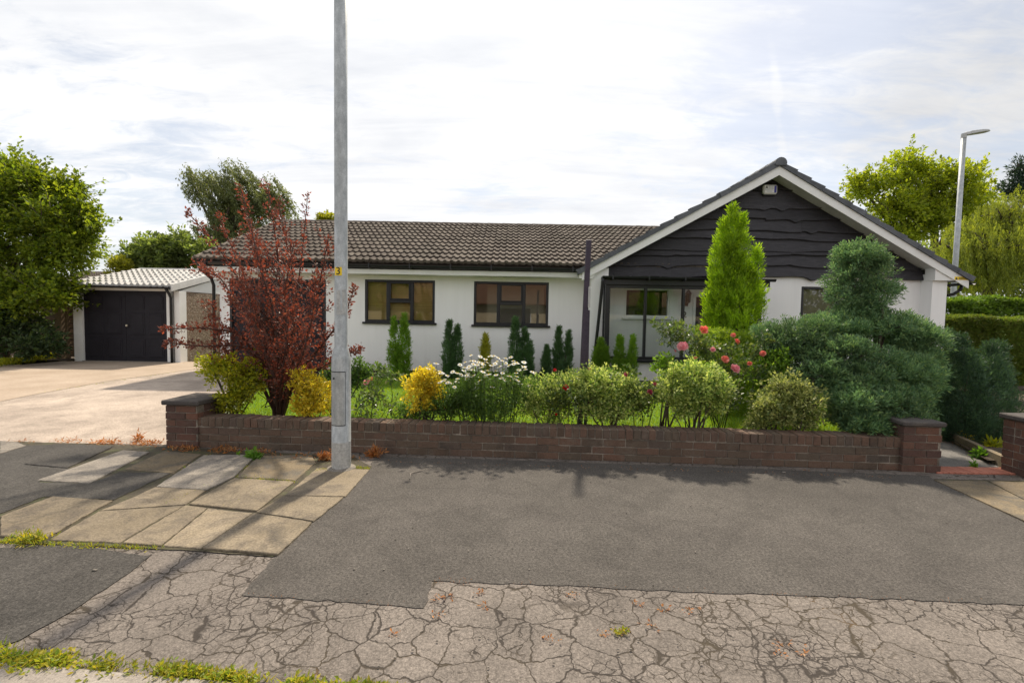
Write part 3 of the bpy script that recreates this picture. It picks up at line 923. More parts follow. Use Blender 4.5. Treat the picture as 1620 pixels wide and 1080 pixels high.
m.tube([A_ for A_ in [G(648, 757, Z), G(650, 748, Z), G(660, 745, Z), G(672, 742, Z)]], [.003, .004, .004, .002], 5)
m.tube([G(655, 746, Z), G(668, 744, Z), G(676, 746, Z)], [.0025, .003, .0015], 5)
tag(m.build('twig', M['kerb'], loc=G(655, 747)), 'small pale broken twig lying on the tarmac right of the near lamp post', 'twig')

# ================================================================== BUNGALOW
B = thing('bungalow', 'white rendered bungalow with brown tiled wing and black boarded front gable', 'house', (1.0, 11.0, 0.0))


def wall_holes(m, x0, x1, z0, z1, holes, Y, depth=.12):
    xs = sorted({x0, x1, *[h[0] for h in holes], *[h[1] for h in holes]}); zs = sorted({z0, z1, *[h[2] for h in holes], *[h[3] for h in holes]})
    for i in range(len(xs) - 1):
        for j in range(len(zs) - 1):
            cx, cz = (xs[i] + xs[i + 1]) / 2, (zs[j] + zs[j + 1]) / 2
            if any(h[0] < cx < h[1] and h[2] < cz < h[3] for h in holes): continue
            m.add([(xs[i], Y, zs[j]), (xs[i + 1], Y, zs[j]), (xs[i + 1], Y, zs[j + 1]), (xs[i], Y, zs[j + 1])], [[0, 1, 2, 3]])
    for a, b, c, d in holes:
        m.add([(a, Y, c), (b, Y, c), (b, Y, d), (a, Y, d), (a, Y + depth, c), (b, Y + depth, c), (b, Y + depth, d), (a, Y + depth, d)], [[0, 4, 5, 1], [1, 5, 6, 2], [2, 6, 7, 3], [3, 7, 4, 0]])


WX0, WX1, WY, EZ = -6.78, 1.75, 11.0, 2.45
w1 = (-3.42, -1.80, 1.27, 2.25); w2 = (-.90, .83, 1.25, 2.25)
dr = (-6.55, -4.32, .03, 2.22)
m = MB()
wall_holes(m, WX0, WX1, .16, EZ, [w1, w2, (dr[0], dr[1], .16, dr[3])], WY)
m.box(WX0, WX0 + .12, WY + .003, 17.9, .16, EZ)                # left flank
m.prism([(WY + .1, EZ + .002), (17.9, EZ + .002), (14.5, 4.12)], 0, WX0, WX0 + .12)
m.box(WX0, WX1, 17.9, 18.0, .16, EZ)
m.build('wall', M['render'], B)
m = MB(); m.box(dr[1], WX1, WY + .02, WY + .1, -.05, .158); m.box(WX0, dr[0], WY + .02, WY + .1, -.05, .158); m.build('plinth', M['black'], B)


def window(W_, rows, frame=.055, Y=WY, par=B, mat='black', sill=True, glass='glass', inset=.05, name='window'):
    "rows: list of (x-fraction0,x1, transoms) lights"
    x0, x1, z0, z1 = W_
    m = MB(); y0, y1 = Y + inset - .05, Y + inset + .02
    x0 += .002; x1 -= .002; z0 += .002; z1 -= .002
    m.box(x0, x0 + frame, y0, y1, z0, z1, .006); m.box(x1 - frame, x1, y0, y1, z0, z1, .006)
    m.box(x0 + frame, x1 - frame, y0 + .002, y1, z1 - frame, z1, .006); m.box(x0 + frame, x1 - frame, y0 + .002, y1, z0, z0 + frame, .006)
    w, h = x1 - x0, z1 - z0
    panes = []
    for i, (a, b, tr_) in enumerate(rows):
        if i: m.box(x0 + a * w - .04, x0 + a * w + .04, y0 + .003, y1, z0 + frame, z1 - frame, .006)
        xa = x0 + a * w + (.04 if i else frame); xb = x0 + b * w - (.04 if i < len(rows) - 1 else frame)
        zs = [z0 + frame, *[z0 + t_ * h for t_ in tr_], z1 - frame]
        for j in range(len(zs) - 1):
            za = zs[j] + (.035 if j else 0); zb = zs[j + 1] - (.035 if j < len(zs) - 2 else 0)
            if j: m.box(xa - .003, xb + .003, y0 + .004, y1, zs[j] - .035, zs[j] + .035, .006)
            panes.append((xa, xb, za, zb))
            if tr_ and j == len(zs) - 2:                             # opening casement: an extra bead
                for q in ((xa, xa + .03, za, zb), (xb - .03, xb, za, zb), (xa + .03, xb - .03, zb - .03, zb), (xa + .03, xb - .03, za, za + .03)):
                    m.box(q[0], q[1], y0 - .012, y0 + .012, q[2], q[3], .004)
    wo = m.build(name, M[mat], par)
    for (a, b, c, d) in panes:
        q = MB(); q.add([(a - .004, Y + inset - .01, c - .004), (b + .004, Y + inset - .01, c - .004), (b + .004, Y + inset - .01, d + .004), (a - .004, Y + inset - .01, d + .004)], [[0, 1, 2, 3]])
        q.build('pane', M[glass], wo)
    if sill:
        q = MB(); q.box(x0 - .05, x1 + .05, Y - .06, Y + inset - .05, z0 - .045, z0 + .001, .008)
        q.build('sill', M[mat], wo)
    return wo


LT = [(0, .33, ()), (.33, .67, (.50,)), (.67, 1, ())]
wi1 = window(w1, LT); wi2 = window(w2, LT)
m = MB()                                                            # slatted blind behind the left window
for k in range(38):
    z = w1[2] + .03 + k * .0252
    m.add([(w1[0] + .03, WY + .13, z), (w1[1] - .03, WY + .13, z), (w1[1] - .03, WY + .142, z + .022), (w1[0] + .03, WY + .142, z + .022)], [[0, 1, 2, 3]])
m.build('blind', M['blind'], wi1)
m = MB(); m.box(-.62, .76, WY + .55, WY + .6, 1.25, 2.2); m.build('curtain', M['interior'], wi2)


def room(x0, x1, y0, y1, z0, z1, name='room', mat='interior'):
    q = MB()
    v = [(x, y, z) for z in (z0, z1) for y in (y0, y1) for x in (x0, x1)]
    q.add(v, [[1, 3, 2, 0], [5, 7, 6, 4][::-1], [2, 3, 7, 6], [0, 2, 6, 4], [1, 5, 7, 3]])
    return q.build(name, M[mat], B)


room(-3.9, -1.4, 11.14, 13.8, .2, 2.4); room(-1.38, 1.6, 11.14, 13.8, .2, 2.4); room(6.0, 9.0, 10.76, 13.5, .2, 2.38)


# black panelled double doors behind the purple tree
def leaf_door(x0, x1, z0, z1, Y, cols, rows, par, arch=False, name='door', stile=.09):
    q = MB(); q.box(x0, x1, Y, Y + .045, z0, z1, .004)
    w = (x1 - x0 - stile) / cols
    zz_ = [z0 + .04]
    for f_ in rows: zz_.append(zz_[-1] + f_ * (z1 - z0 - .06))
    for i in range(cols):
        for j in range(len(rows)):
            a, b = x0 + stile + i * w, x0 + stile + (i + 1) * w - stile; c, d = zz_[j] + .05, zz_[j + 1] - .05
            th = .012
            if arch and j == len(rows) - 1:
                pts_o, pts_i = [], []
                for k in range(9):
                    t_ = k / 8; xx = a + (b - a) * t_; zz2 = d - .09 + .09 * math.sin(math.pi * t_)
                    pts_o.append((xx, zz2)); pts_i.append((a + .025 + (b - a - .05) * t_, zz2 - .03))
                q.prism([(a, c), (b, c)] + pts_o[::-1], 1, Y - th, Y + .002)
                q.prism([(a + .035, c + .035), (b - .035, c + .035)] + pts_i[::-1], 1, Y - th - .008, Y - th + .002)
            else:
                q.box(a, b, Y - th, Y + .002, c, d, .008)
                q.box(a + .04, b - .04, Y - th - .01, Y - th + .002, c + .04, d - .04, .008)
    return q.build(name, M['door_black'], par)


xm = (dr[0] + dr[1]) / 2
leaf_door(dr[0] + .05, xm - .003, .04, dr[3] - .05, WY + .05, 2, (.36, .36, .28), B)
d2 = leaf_door(xm + .003, dr[1] - .05, .04, dr[3] - .05, WY + .05, 2, (.36, .36, .28), B)
q = MB(); q.box(xm + .03, xm + .06, WY - .01, WY + .05, 1.0, 1.16, .01); q.build('handle', M['brass'], d2)
m = MB(); m.box(dr[0], dr[0] + .05, WY - .003, WY + .1, .03, dr[3]); m.box(dr[1] - .05, dr[1], WY - .003, WY + .1, .03, dr[3]); m.box(dr[0] + .05, dr[1] - .05, WY - .003, WY + .1, dr[3] - .05, dr[3]); m.build('door_frame', M['black'], B)


# tiled wing roof
def roof_tiles(m, eave, ridge, x0, x1, tw=.30, gauge=.345, rollh=.027, thick=.05, seed=3, under=.05):
    r_ = np.random.default_rng(seed)
    e = np.array(eave, float); rg = np.array(ridge, float)          # (y,z)
    s = rg - e; Ls = np.linalg.norm(s); s /= Ls; nn = np.array([-s[1], s[0]])
    nc = int(round(Ls / gauge)); g = Ls / nc; nx = int(math.ceil((x1 - x0) / tw))
    fr = np.linspace(0, 1, 17)
    pro = rollh * np.clip(np.cos(fr * 2 * np.pi * 2 - .9) * 1.25 + .1, -.15, 1)
    for c in range(nc):
        off = 0
        for i in range(nx):
            xa = x0 + i * tw + off
            xs = xa + fr * (tw - .004)
            xs = np.minimum(xs, x1)
            d0 = c * g + r_.normal() * .004; d1 = min(Ls, (c + 1) * g + under)
            j = r_.normal() * .0025
            rows = []
            for (d, h) in ((d0, -.004), (d0, thick + j), (d0 + .01, thick + .006 + j), (d1, .004)):
                p = e[None, :] + s * d + nn * (h + (pro * (1 if h > 0 else .55)))[:, None]
                rows.append(np.stack([xs, p[:, 0], p[:, 1]], 1))
            V = np.concatenate(rows); k = len(fr)
            F = np.array([[a * k + b, a * k + b + 1, (a + 1) * k + b + 1, (a + 1) * k + b] for a in range(3) for b in range(k - 1)])
            m.add(V, F)


EV, RG = (10.56, 2.60), (14.5, 4.20)
m = MB(); roof_tiles(m, EV, RG, -7.08, 4.95); ro = m.build('roof', M['tile'], B)
m = MB()
ux = (-7.08, 4.9)
m.add([(ux[0], EV[0], EV[1] - .02), (ux[1], EV[0], EV[1] - .02), (ux[1], RG[0], RG[1] - .02), (ux[0], RG[0], RG[1] - .02), (ux[0], 18.4, 2.5), (ux[1], 18.4, 2.5)], [[0, 1, 2, 3], [3, 2, 5, 4]])
m.add([(ux[0] + .01, EV[0], EV[1] - .05), (ux[1], EV[0], EV[1] - .05), (ux[1], RG[0], RG[1] - .06), (ux[0] + .01, RG[0], RG[1] - .06), (ux[0] + .01, 18.4, 2.45), (ux[1], 18.4, 2.45)], [[3, 2, 1, 0], [4, 5, 2, 3]])
m.build('underlay', M['soil'], ro)
m = MB(); rr_ = np.random.default_rng(5)
for i in range(27):                                                 # half-round ridge tiles
    xa = -7.1 + i * .45; xb = min(xa + .462, 4.95)
    P = []
    for k, (x, sc) in enumerate(((xa, 1.0), (xb, .94))):
        for t_ in np.linspace(-.12 * math.pi, 1.12 * math.pi, 11): P.append((x, 14.5 + .125 * sc * math.cos(t_), 4.155 + .11 * sc * math.sin(t_) + rr_.normal() * .0006))
    m.add(P, np.array([[b, b + 1, 12 + b, 11 + b] for b in range(10)]))
m.build('ridge_tiles', M['tile'], ro)
m = MB(); m.tube([(-7.09, EV[0] - .01, EV[1] + .02), (-7.09, RG[0], RG[1] + .03)], [.03, .03], 6); m.build('verge', M['mortar'], ro)
# soffit, fascia, gutter of the wing
m = MB(); m.box(-7.05, 1.62, 10.64, WY - .002, 2.345, 2.455, .006); m.build('soffit', M['white'], B)
m = MB(); m.box(-7.06, 1.62, 10.645, 10.70, 2.46, 2.60); m.build('fascia', M['black'], B)


def gutter(m, a, b, rad=.057, n_=9):
    a, b = np.array(a, float), np.array(b, float); u = norm(b - a); sd_ = np.cross(u, UP)
    P = []
    for p in (a, b):
        for R_ in (rad, rad - .006):
            for t_ in np.linspace(0, math.pi, n_): P.append(p + sd_ * math.cos(t_) * R_ - UP * math.sin(t_) * R_)
    F = [];
    for k in range(n_ - 1):
        F += [[k, k + 1, 2 * n_ + k + 1, 2 * n_ + k], [n_ + k + 1, n_ + k, 3 * n_ + k, 3 * n_ + k + 1]]
        F += [[k + 1, k, n_ + k, n_ + k + 1], [2 * n_ + k, 2 * n_ + k + 1, 3 * n_ + k + 1, 3 * n_ + k]]
    F += [[0, 2 * n_, 3 * n_, n_], [n_ - 1, 2 * n_ - 1, 4 * n_ - 1, 3 * n_ - 1]]
    m.add(P, F)


m = MB(); gutter(m, (-7.07, 10.565, 2.555), (1.5, 10.565, 2.535), .066)
for i in range(10): m.box(-6.8 + i * .9, -6.77 + i * .9, 10.49, 10.645, 2.465, 2.565, .004)
m.build('gutter', M['black'], B)
m = MB(); m.tube([(-6.95, 10.58, EZ + .03), (-6.95, 10.58, EZ - .05), (-6.87, 10.85, EZ - .25), (-6.87, 10.93, EZ - .4), (-6.87, 10.93, .02)], .036, 9); m.build('downpipe', M['black'], B)

# ---- front gable
AX, AZ, TS = 5.59, 4.72, 2.34 / 4.17                               # apex of the roof slope line, slope
GY, GW = 10.2, 10.6
def gz(x): return AZ - abs(x - AX) * TS
E1 = (1.43, 9.77)                                                   # roof eave ends
m = MB()                                                            # pilasters and white wall under the cladding
m.box(1.68, 2.06, 10.30, WY + .1, -.05, gz(1.87) - .10); m.build('pilaster', M['render'], B)
m = MB(); m.box(9.06, 9.38, 10.30, 10.75, -.05, gz(9.38) - .06); m.build('pilaster', M['render'], B); m = MB()
gwin = (6.42, 8.15, 1.25, 2.23)
wall_holes(m, 5.0, 9.06, .16, 2.5, [gwin], GW)
m.box(9.26, 9.38, 10.75, 22, -.05, 2.42)
m.build('wall', M['render'], B)
m = MB(); m.add([(1.9, 10.66, 2.3), (9.3, 10.66, 2.3), (9.3, 10.66, 2.5), (AX, 10.66, gz(AX) - .12), (1.9, 10.66, 2.5)], [[0, 1, 2, 3, 4]]); m.build('gable_wall', M['door_black'], B)
wg = window(gwin, [(0, .5, ()), (.5, 1, ())], Y=GW)
m = MB(); m.box(6.5, 8.1, GW + .15, GW + .17, 1.22, 2.24); m.build('blind', M['interior'], wg)

# waney-edge boards
m = MB(); rb = np.random.default_rng(17)
zlow = 2.38; nb = 13; zc = zlow
for i in range(nb):
    hb = rb.choice([.13, .18, .22, .27, .33]); z0 = zc; z1 = z0 + hb + .06; zc += hb
    # the board's x range under the roof line
    half = (AZ - .14 - z0) / TS
    xl, xr = max(2.06, AX - half), min(9.06, AX + half)
    if xr - xl < .1: continue
    joints = [xl, *( [rb.uniform(xl + .3 * (xr - xl), xl + .7 * (xr - xl))] if xr - xl > 3 else []), xr]
    ph = rb.random(8) * 6.28
    for a, b in zip(joints[:-1], joints[1:]):
        ns = max(6, int((b - a) / .05)); xs = np.linspace(a + .002, b - .002, ns)
        wv = .036 * np.sin(xs * rb.uniform(.5, 1.2) + ph[0]) + rb.uniform(.004, .018) * np.sin(xs * 2.3 + ph[1]) + .010 * np.sin(xs * 6.1 + ph[2])
        for _ in range(rb.integers(0, 3)):
            kx = rb.uniform(a, b); wv += -.07 * rb.uniform(.4, 1) * np.exp(-((xs - kx) / rb.uniform(.05, .12)) ** 2) * (1 if rb.random() < .6 else -.6)
        bot = z0 + wv + (.0 if i else .02)
        top = np.minimum(z1 + .05, AZ - .12 - np.abs(xs - AX) * TS)
        bot = np.minimum(bot, top - .004)
        yb, yt = 10.6 - .07, 10.6 - .012
        V = []
        for (zz_, yy) in ((bot, yb), (bot + .012, yb - .008), (top, yt), (bot + .004, yb + .07)):
            V += [(x_, (yy if not isinstance(yy, np.ndarray) else 0), z_) for x_, z_ in zip(xs, zz_)]
        F = np.array([[p_ * ns + k, p_ * ns + k + 1, q_ * ns + k + 1, q_ * ns + k] for (p_, q_) in ((0, 1), (1, 2), (3, 0)) for k in range(ns - 1)])
        m.add(V, F)
m.build('cladding', M['board'], B)

# gable roof: slab, soffit, bargeboards, verge caps
m = MB()
for sg, ex in ((-1, E1[0]), (1, E1[1])):
    p = [(AX, AZ + .0), (ex, gz(ex)), (ex, gz(ex) + .07), (AX, AZ + .075)]
    if sg > 0: p = p[::-1]
    m.prism(p, 1, GY + .05, 22.0)
gr = m.build('gable_roof', M['slate'], B)
m = MB()                                                            # soffit boards
for ex in (2.06, 9.06):
    p = [(AX, AZ - .135), (ex, gz(ex) - .135), (ex, gz(ex) - .12), (AX, AZ - .12)]
    if ex > AX: p = p[::-1]
    m.prism(p, 1, GY + .022, GW + .06)
m.build('soffit', M['offwhite'], gr)
m = MB()
for sg, ex in ((-1, E1[0] + .04), (1, E1[1] - .02)):
    p = [(AX, AZ - .185), (ex, gz(ex) - .165), (ex, gz(ex) + .0), (AX, AZ + .0)]
    if sg > 0: p = p[::-1]
    m.prism(p, 1, GY, GY + .022)
zb = gz(9.40) - .20
m.prism([(9.04, zb), (9.79, zb), (9.79, gz(9.79) - .003), (9.04, gz(9.04) - .02)][::-1], 1, GY + .024, GY + .28)
m.prism([(1.42, gz(1.62) - .20), (1.70, gz(1.62) - .20), (1.95, gz(1.95) - .02), (1.42, gz(1.42) - .0)], 1, GY + .024, GY + .09)
m.build('bargeboard', M['white'], B)
m = MB(); rv = np.random.default_rng(2)
for sg, ex in ((-1, E1[0]), (1, E1[1])):
    dv = norm(np.array([ex - AX, gz(ex) - AZ])); Ls = math.hypot(ex - AX, gz(ex) - AZ); nv = np.array([-dv[1], dv[0]]) * (-1 if sg < 0 else 1)
    nn_ = 14; g = Ls / nn_
    for i in range(nn_):
        a = np.array([AX, AZ]) + dv * (i * g); b = a + dv * (g + .03)
        o_ = nv * (.004 * (1 if i else 0)); h0, h1 = .080, .118
        p = [a - nv * .0, b - nv * .0, b + nv * h1, a + nv * (h0)]
        P = [tuple(x) for x in p]
        if sg < 0: P = P[::-1]
        m.prism(P, 1, GY - .035 + rv.normal() * .007, GY + .12)
m.build('verge_caps', M['slate'], gr)
m = MB()
for i in range(26):
    y0 = GY - .06 + i * .45; P = []
    for y_, sc in ((y0, 1.0), (y0 + .46, .95)):
        for t_ in np.linspace(-.15 * math.pi, 1.15 * math.pi, 11): P.append((AX + .125 * sc * math.cos(t_), y_, AZ + .055 + .115 * sc * math.sin(t_)))
    m.add(P, [[b + 11, b + 12, b + 1, b] for b in range(10)] + [list(range(11))])
m.build('ridge_tiles', M['slate'], gr)
# eaves gutter on the right with its bent outlet
m = MB(); gutter(m, (9.84, 22, gz(9.77) - .02), (9.84, GY - .02, gz(9.77) - .02)); m.build('gutter', M['black'], B)
m = MB(); m.tube([(9.84, GY + .25, gz(9.77) - .05), (9.82, GY + .25, gz(9.77) - .16), (9.72, GY + .3, gz(9.77) - .26), (9.47, GY + .38, gz(9.77) - .33), (9.43, GY + .6, gz(9.77) - .5), (9.43, GY + .6, .02)], .034, 9); m.build('downpipe', M['black'], B)
# small yellow warning plate on the boxed eave
yc = A(1522, 441, GY)
m = MB(); m.box(yc[0] - .16, yc[0] + .15, GY - .004, GY + .003, zb + .015, zb + .085, .002); sg_ = m.build('warning_plate', M['yellow_plate'], B)
m = MB(); xz = (yc[0] - .15, zb + .022)
m.prism([(xz[0], xz[1]), (xz[0] + .055, xz[1]), (xz[0] + .0275, xz[1] + .052)], 1, GY - .007, GY - .003)
for k in range(3): m.box(xz[0] + .075, xz[0] + .28 - .03 * (k == 0), GY - .007, GY - .003, xz[1] + .003 + k * .018, xz[1] + .012 + k * .018)
m.build('lettering', M['black'], sg_)

# alarm box high on the gable
ac = A(1218, 300, 10.5)
m = MB(); m.box(ac[0] - .15, ac[0] + .15, 10.46, 10.56, ac[2] - .10, ac[2] + .10, .025); al = m.build('alarm_box', M['white'], B)
m = MB(); m.box(ac[0] + .075, ac[0] + .12, 10.452, 10.462, ac[2] - .075, ac[2] + .075, .004)
M['blue'] = surf('blue', [(.3, (.05, .05, .28)), (.7, (.08, .08, .36))], 4, rough=.5)
m.build('blue_stripe', M['blue'], al)
m = MB(); m.box(ac[0] - .13, ac[0] + .135, 10.50, 10.56, ac[2] - .125, ac[2] - .102, .004); m.build('bracket', M['black'], al)


def text(s, size, mat, loc, parent, name='lettering', ext=.002, rot=(math.pi / 2, 0, 0), align='CENTER'):
    cu = bpy.data.curves.new('t', 'FONT'); cu.body = s; cu.size = size; cu.extrude = ext; cu.align_x = align; cu.align_y = 'CENTER'
    to = bpy.data.objects.new('t', cu); COL.objects.link(to)
    dg = bpy.context.evaluated_depsgraph_get()
    me = bpy.data.meshes.new_from_object(to.evaluated_get(dg)); bpy.data.objects.remove(to)
    me.name = name; me.transform(Matrix.Translation(Vector(loc) - Vector(parent.get('_o'))) @ Matrix.Rotation(rot[2], 4, 'Z') @ Matrix.Rotation(rot[0], 4, 'X'))
    me.materials.clear(); me.materials.append(mat)
    o = bpy.data.objects.new(name, me); COL.objects.link(o); o.parent = parent; o['_o'] = parent.get('_o'); return o


M['ink'] = surf('ink', [(.3, (.02, .02, .02)), (.7, (.03, .03, .03))], 3, rough=.6)
text('A', .085, M['ink'], (ac[0] - .09, 10.455, ac[2] + .03), al)
m = MB()
for k, (a, b) in enumerate(((-.05, .055), (-.045, .05), (-.05, .055), (-.12, .04), (-.09, .03))):
    z = ac[2] + .062 - k * .028; m.box(ac[0] + a, ac[0] + b, 10.455, 10.4605, z - .005, z + .005)
m.build('small_print', M['galv'], al)

# ---- glazed porch
PX0, PX1, PY, PZ0, PZ1 = 1.95, 5.24, 10.0, .60, 2.16
P_ = MB()
P_.box(PX0 + .02, PX1 - .02, PY + .03, PY + .13, .14, PZ0 - .07); P_.box(PX0 + .02, PX0 + .12, PY + .133, 10.3, .14, PZ0 - .07); P_.box(PX1 - .12, PX1 - .02, PY + .133, 10.6, .14, PZ0 - .07)
P_.build('porch_wall', M['render'], B)
m = MB(); m.box(PX0 + .05, PX1 - .05, PY + .06, PY + .12, -.05, .138); m.build('plinth', M['black'], B)
m = MB()
xs = [PX0, *[A(px, 500, PY)[0] for px in (1021, 1081)], A(1118, 500, PY)[0], A(1160, 500, PY)[0], PX1]
m.box(PX0 - .06, PX1 + .05, PY - .07, PY + .14, PZ0 - .068, PZ0 - .008, .008)                  # sill
m.box(PX0, PX1, PY + .002, PY + .09, PZ0 - .006, PZ0 + .05, .005)
m.box(PX0, PX1, PY + .002, PY + .09, PZ1 - .07, PZ1 + .02, .005)
for i, x in enumerate(xs):
    w_ = .10 if i == 0 else (.05 if i < 5 else .09)
    xa = x if i == 0 else (x - w_ / 2 if i < 5 else x - w_)
    m.box(xa, xa + w_, PY, PY + .088, PZ0 + .044, PZ1 - .066, .005)
m.box(PX0, PX0 + .06, 10.21, 10.295, PZ0 - .006, PZ1 + .02, .005); m.box(PX1 - .06, PX1, 10.5, 10.59, PZ0 - .006, PZ1 + .02, .005)
pf = m.build('porch_frame', M['black'], B)
for i in range(5):
    q = MB(); a, b = xs[i] + .02, xs[i + 1] - .02
    q.add([(a, PY + .045, PZ0 + .04), (b, PY + .045, PZ0 + .04), (b, PY + .045, PZ1 - .05), (a, PY + .045, PZ1 - .05)], [[0, 1, 2, 3]]); q.build('pane', M['glass_porch'], pf)
q = MB(); q.add([(PX0 + .03, PY + .08, PZ0), (PX0 + .03, 10.22, PZ0), (PX0 + .03, 10.22, PZ1), (PX0 + .03, PY + .08, PZ1)], [[3, 2, 1, 0]]); q.build('pane', M['glass_porch'], pf)
m = MB(); m.box(PX0 - .06, PX1 + .13, PY - .045, PY - .001, 2.155, 2.30, .004)
for i in range(6): m.prism([(PY, 2.20), (10.5, 2.34), (10.5, 2.39), (PY, 2.26)], 0, PX0 - .05 + i * .66, PX0 - .01 + i * .66)
prf = m.build('porch_roof', M['black'], B)
m = MB(); m.add([(PX0 - .05, PY, 2.265), (PX1 + .1, PY, 2.265), (PX1 + .1, 10.53, 2.33), (PX0 - .05, 10.53, 2.33)], [[0, 1, 2, 3]]); m.build('pane', M['glass_porch'], prf)
m = MB(); gutter(m, (PX0 - .1, PY - .105, 2.325), (PX1 + .2, PY - .105, 2.315), .055)
for i in range(5): m.box(PX0 + .1 + i * .75, PX0 + .13 + i * .75, PY - .165, PY - .045, 2.25, 2.335, .004)
m.build('gutter', M['black'], B)
m = MB(); m.tube([(PX0 - .08, PY - .1, 2.30), (PX0 - .085, PY - .08, 2.2), (PX0 - .13, PY + .12, 1.2), (PX0 - .2, PY + .24, .1)], .034, 9); m.build('downpipe', M['black'], B)
# inside the porch: white wall with a window, door, lamp, number 2
IY = 10.78
i0, i1 = A(988, 455, IY), A(1059, 503, IY)
iw = (i0[0], i1[0], i1[2], i0[2])
dd0, dd1 = A(1097, 460, IY)[0], A(1160, 460, IY)[0]
m = MB(); wall_holes(m, 1.9, 5.4, .1, 2.17, [iw, (dd0, dd1, .1, 2.02)], IY)
m.box(5.2, 5.235, 10.6, IY - .003, .1, 2.17)
m.build('porch_inner_wall', M['render'], B)
m = MB(); m.box(1.96, 5.18, PY + .14, IY - .004, .05, .099); m.build('porch_floor', M['slab_grey'], B)
window(iw, [(0, 1, ())], frame=.05, Y=IY, mat='white', sill=True, inset=.05)
m = MB(); m.box(iw[0] - .05, iw[1] + .05, IY + .14, IY + .16, iw[2] - .1, iw[3] + .1); m.build('curtain', M['door_black'], B)
leaf_door(dd0 + .06, dd1 - .06, .1, 1.97, IY + .04, 2, (.36, .36, .28), B)
m = MB(); m.box(dd0, dd0 + .06, IY - .02, IY + .08, .1, 2.02); m.box(dd1 - .06, dd1, IY - .02, IY + .08, .1, 2.02); m.box(dd0 + .06, dd1 - .06, IY - .02, IY + .08, 1.97, 2.02); m.build('door_frame', M['white'], B)
lc = A(1086, 470, IY)
m = MB(); m.lathe([(.02, -.14), (.05, -.12), (.06, .06), (.075, .07), (.03, .14), (.01, .16)], (lc[0], IY - .12, lc[2]), 8); m.box(lc[0] - .03, lc[0] + .03, IY - .03, IY - .001, lc[2] - .2, lc[2] + .05, .006)
m.tube([(lc[0], IY - .02, lc[2] - .15), (lc[0], IY - .08, lc[2] - .2), (lc[0], IY - .12, lc[2] - .13)], .01, 6); m.build('wall_lamp', M['black'], B)
nc_ = A(1083, 498, IY); text('2', .19, M['black'], (nc_[0], IY - .006, nc_[2]), B, 'house_number', .005)

# ================================================================== CONCRETE GARAGE
GX0, GX1, GF, GB_ = -12.22, -9.27, 13.2, 18.4
Gg = thing('garage', 'prefabricated concrete garage with black panelled doors and pale tile-effect roof', 'garage', (-10.7, 13.2, 0))
m = MB()
m.box(GX0, -11.97, GF, GF + .12, -.02, 2.03); m.box(-9.62, -9.5, GF, GF + .12, -.02, 2.03)
m.box(-11.975, -9.615, GF + .02, GF + .118, 1.985, 2.06); m.build('door_frame', M['white'], Gg)
m = MB(); m.box(-9.42, GX1, GF + .02, GF + .3, -.02, 2.0); m.build('wall_post', M['white'], Gg)
m = MB(); m.box(-9.40, -9.29, 15.15, 15.3, -.02, 2.0); m.build('wall_post', M['white'], Gg)
m = MB(); m.box(-9.40, -9.31, GF + .3, GB_, -.02, 1.98); m.box(GX0, GX0 + .1, GF + .12, GB_, -.02, 1.98); m.box(GX0, GX1 - .04, GB_, GB_ + .1, -.02, 1.98); m.build('wall', M['pebble'], Gg)
m = MB(); m.prism([(GF + .1, 2.0), (18.3, 2.0), (15.75, 2.66)], 0, -9.40, -9.33); m.build('gable_panel', M['white'], Gg)
gl = leaf_door(-11.965, -10.80, .02, 1.98, GF + .05, 2, (.34, .38, .28), Gg, True, 'door', .11)
gl2 = leaf_door(-10.794, -9.625, .02, 1.98, GF + .05, 2, (.34, .38, .28), Gg, True, 'door', .11)
m = MB(); m.lathe([(.012, -.02), (.03, 0), (.03, .03), (.012, .05)], (-10.74, GF + .0, 1.0), 10); m.build('handle', M['brass'], gl2)
m = MB(); m.box(-11.97, -9.5, GF - .05, GF + .05, -.02, .018); m.build('door_sill', M['kerb'], Gg)
m = MB()
e0, e1 = np.array([12.98, 2.10]), np.array([15.7, 2.76]); sl = norm(e1 - e0); Ls = np.linalg.norm(e1 - e0); nn = np.array([-sl[1], sl[0]])
xs_ = np.linspace(GX0 - .04, -9.31, 16 * 10 + 1); fr = (xs_ - xs_[0]) / .17
pro = .04 * np.clip(np.cos(fr * 2 * np.pi) * 1.3, -.5, 1)
rows = []; ncou = 7
for c in range(ncou):
    for (d, h) in ((c * Ls / ncou, .06), ((c + 1) * Ls / ncou - .001, .0)):
        p = e0[None] + sl * d + nn * (h + pro)[:, None]; rows.append(np.stack([xs_, p[:, 0], p[:, 1]], 1))
p = e0[None] + sl * 0 + nn * (0 + pro * .6)[:, None] - nn * .012; rows.insert(0, np.stack([xs_, p[:, 0], p[:, 1]], 1))
V = np.concatenate(rows); k = len(xs_)
m.add(V, np.array([[a * k + b, a * k + b + 1, (a + 1) * k + b + 1, (a + 1) * k + b] for a in range(len(rows) - 1) for b in range(k - 1)]))
m.add([(xs_[0], 15.7, 2.77), (xs_[-1], 15.7, 2.77), (xs_[-1], 18.5, 2.05), (xs_[0], 18.5, 2.05)], [[0, 1, 2, 3]])
m.build('roof', M['sheet_roof'], Gg)
m = MB(); m.tube([(GX0 - .08, 15.7, 2.79), (-9.25, 15.7, 2.79)], .05, 8); m.tube([(GX0 - .05, 12.97, 2.13), (GX0 - .05, 15.7, 2.80)], .028, 6); m.build('ridge', M['offwhite'], Gg)
m = MB()
m.prism([(12.95, 1.98), (12.95, 2.17), (15.7, 2.85), (18.5, 2.15), (18.5, 1.96), (15.7, 2.66)], 0, -9.31, -9.26)
m.build('bargeboard', M['offwhite'], Gg)
m = MB(); gutter(m, (GX0 - .2, 12.93, 2.10), (-9.315, 12.93, 2.085), .05); m.build('gutter', M['black'], Gg)
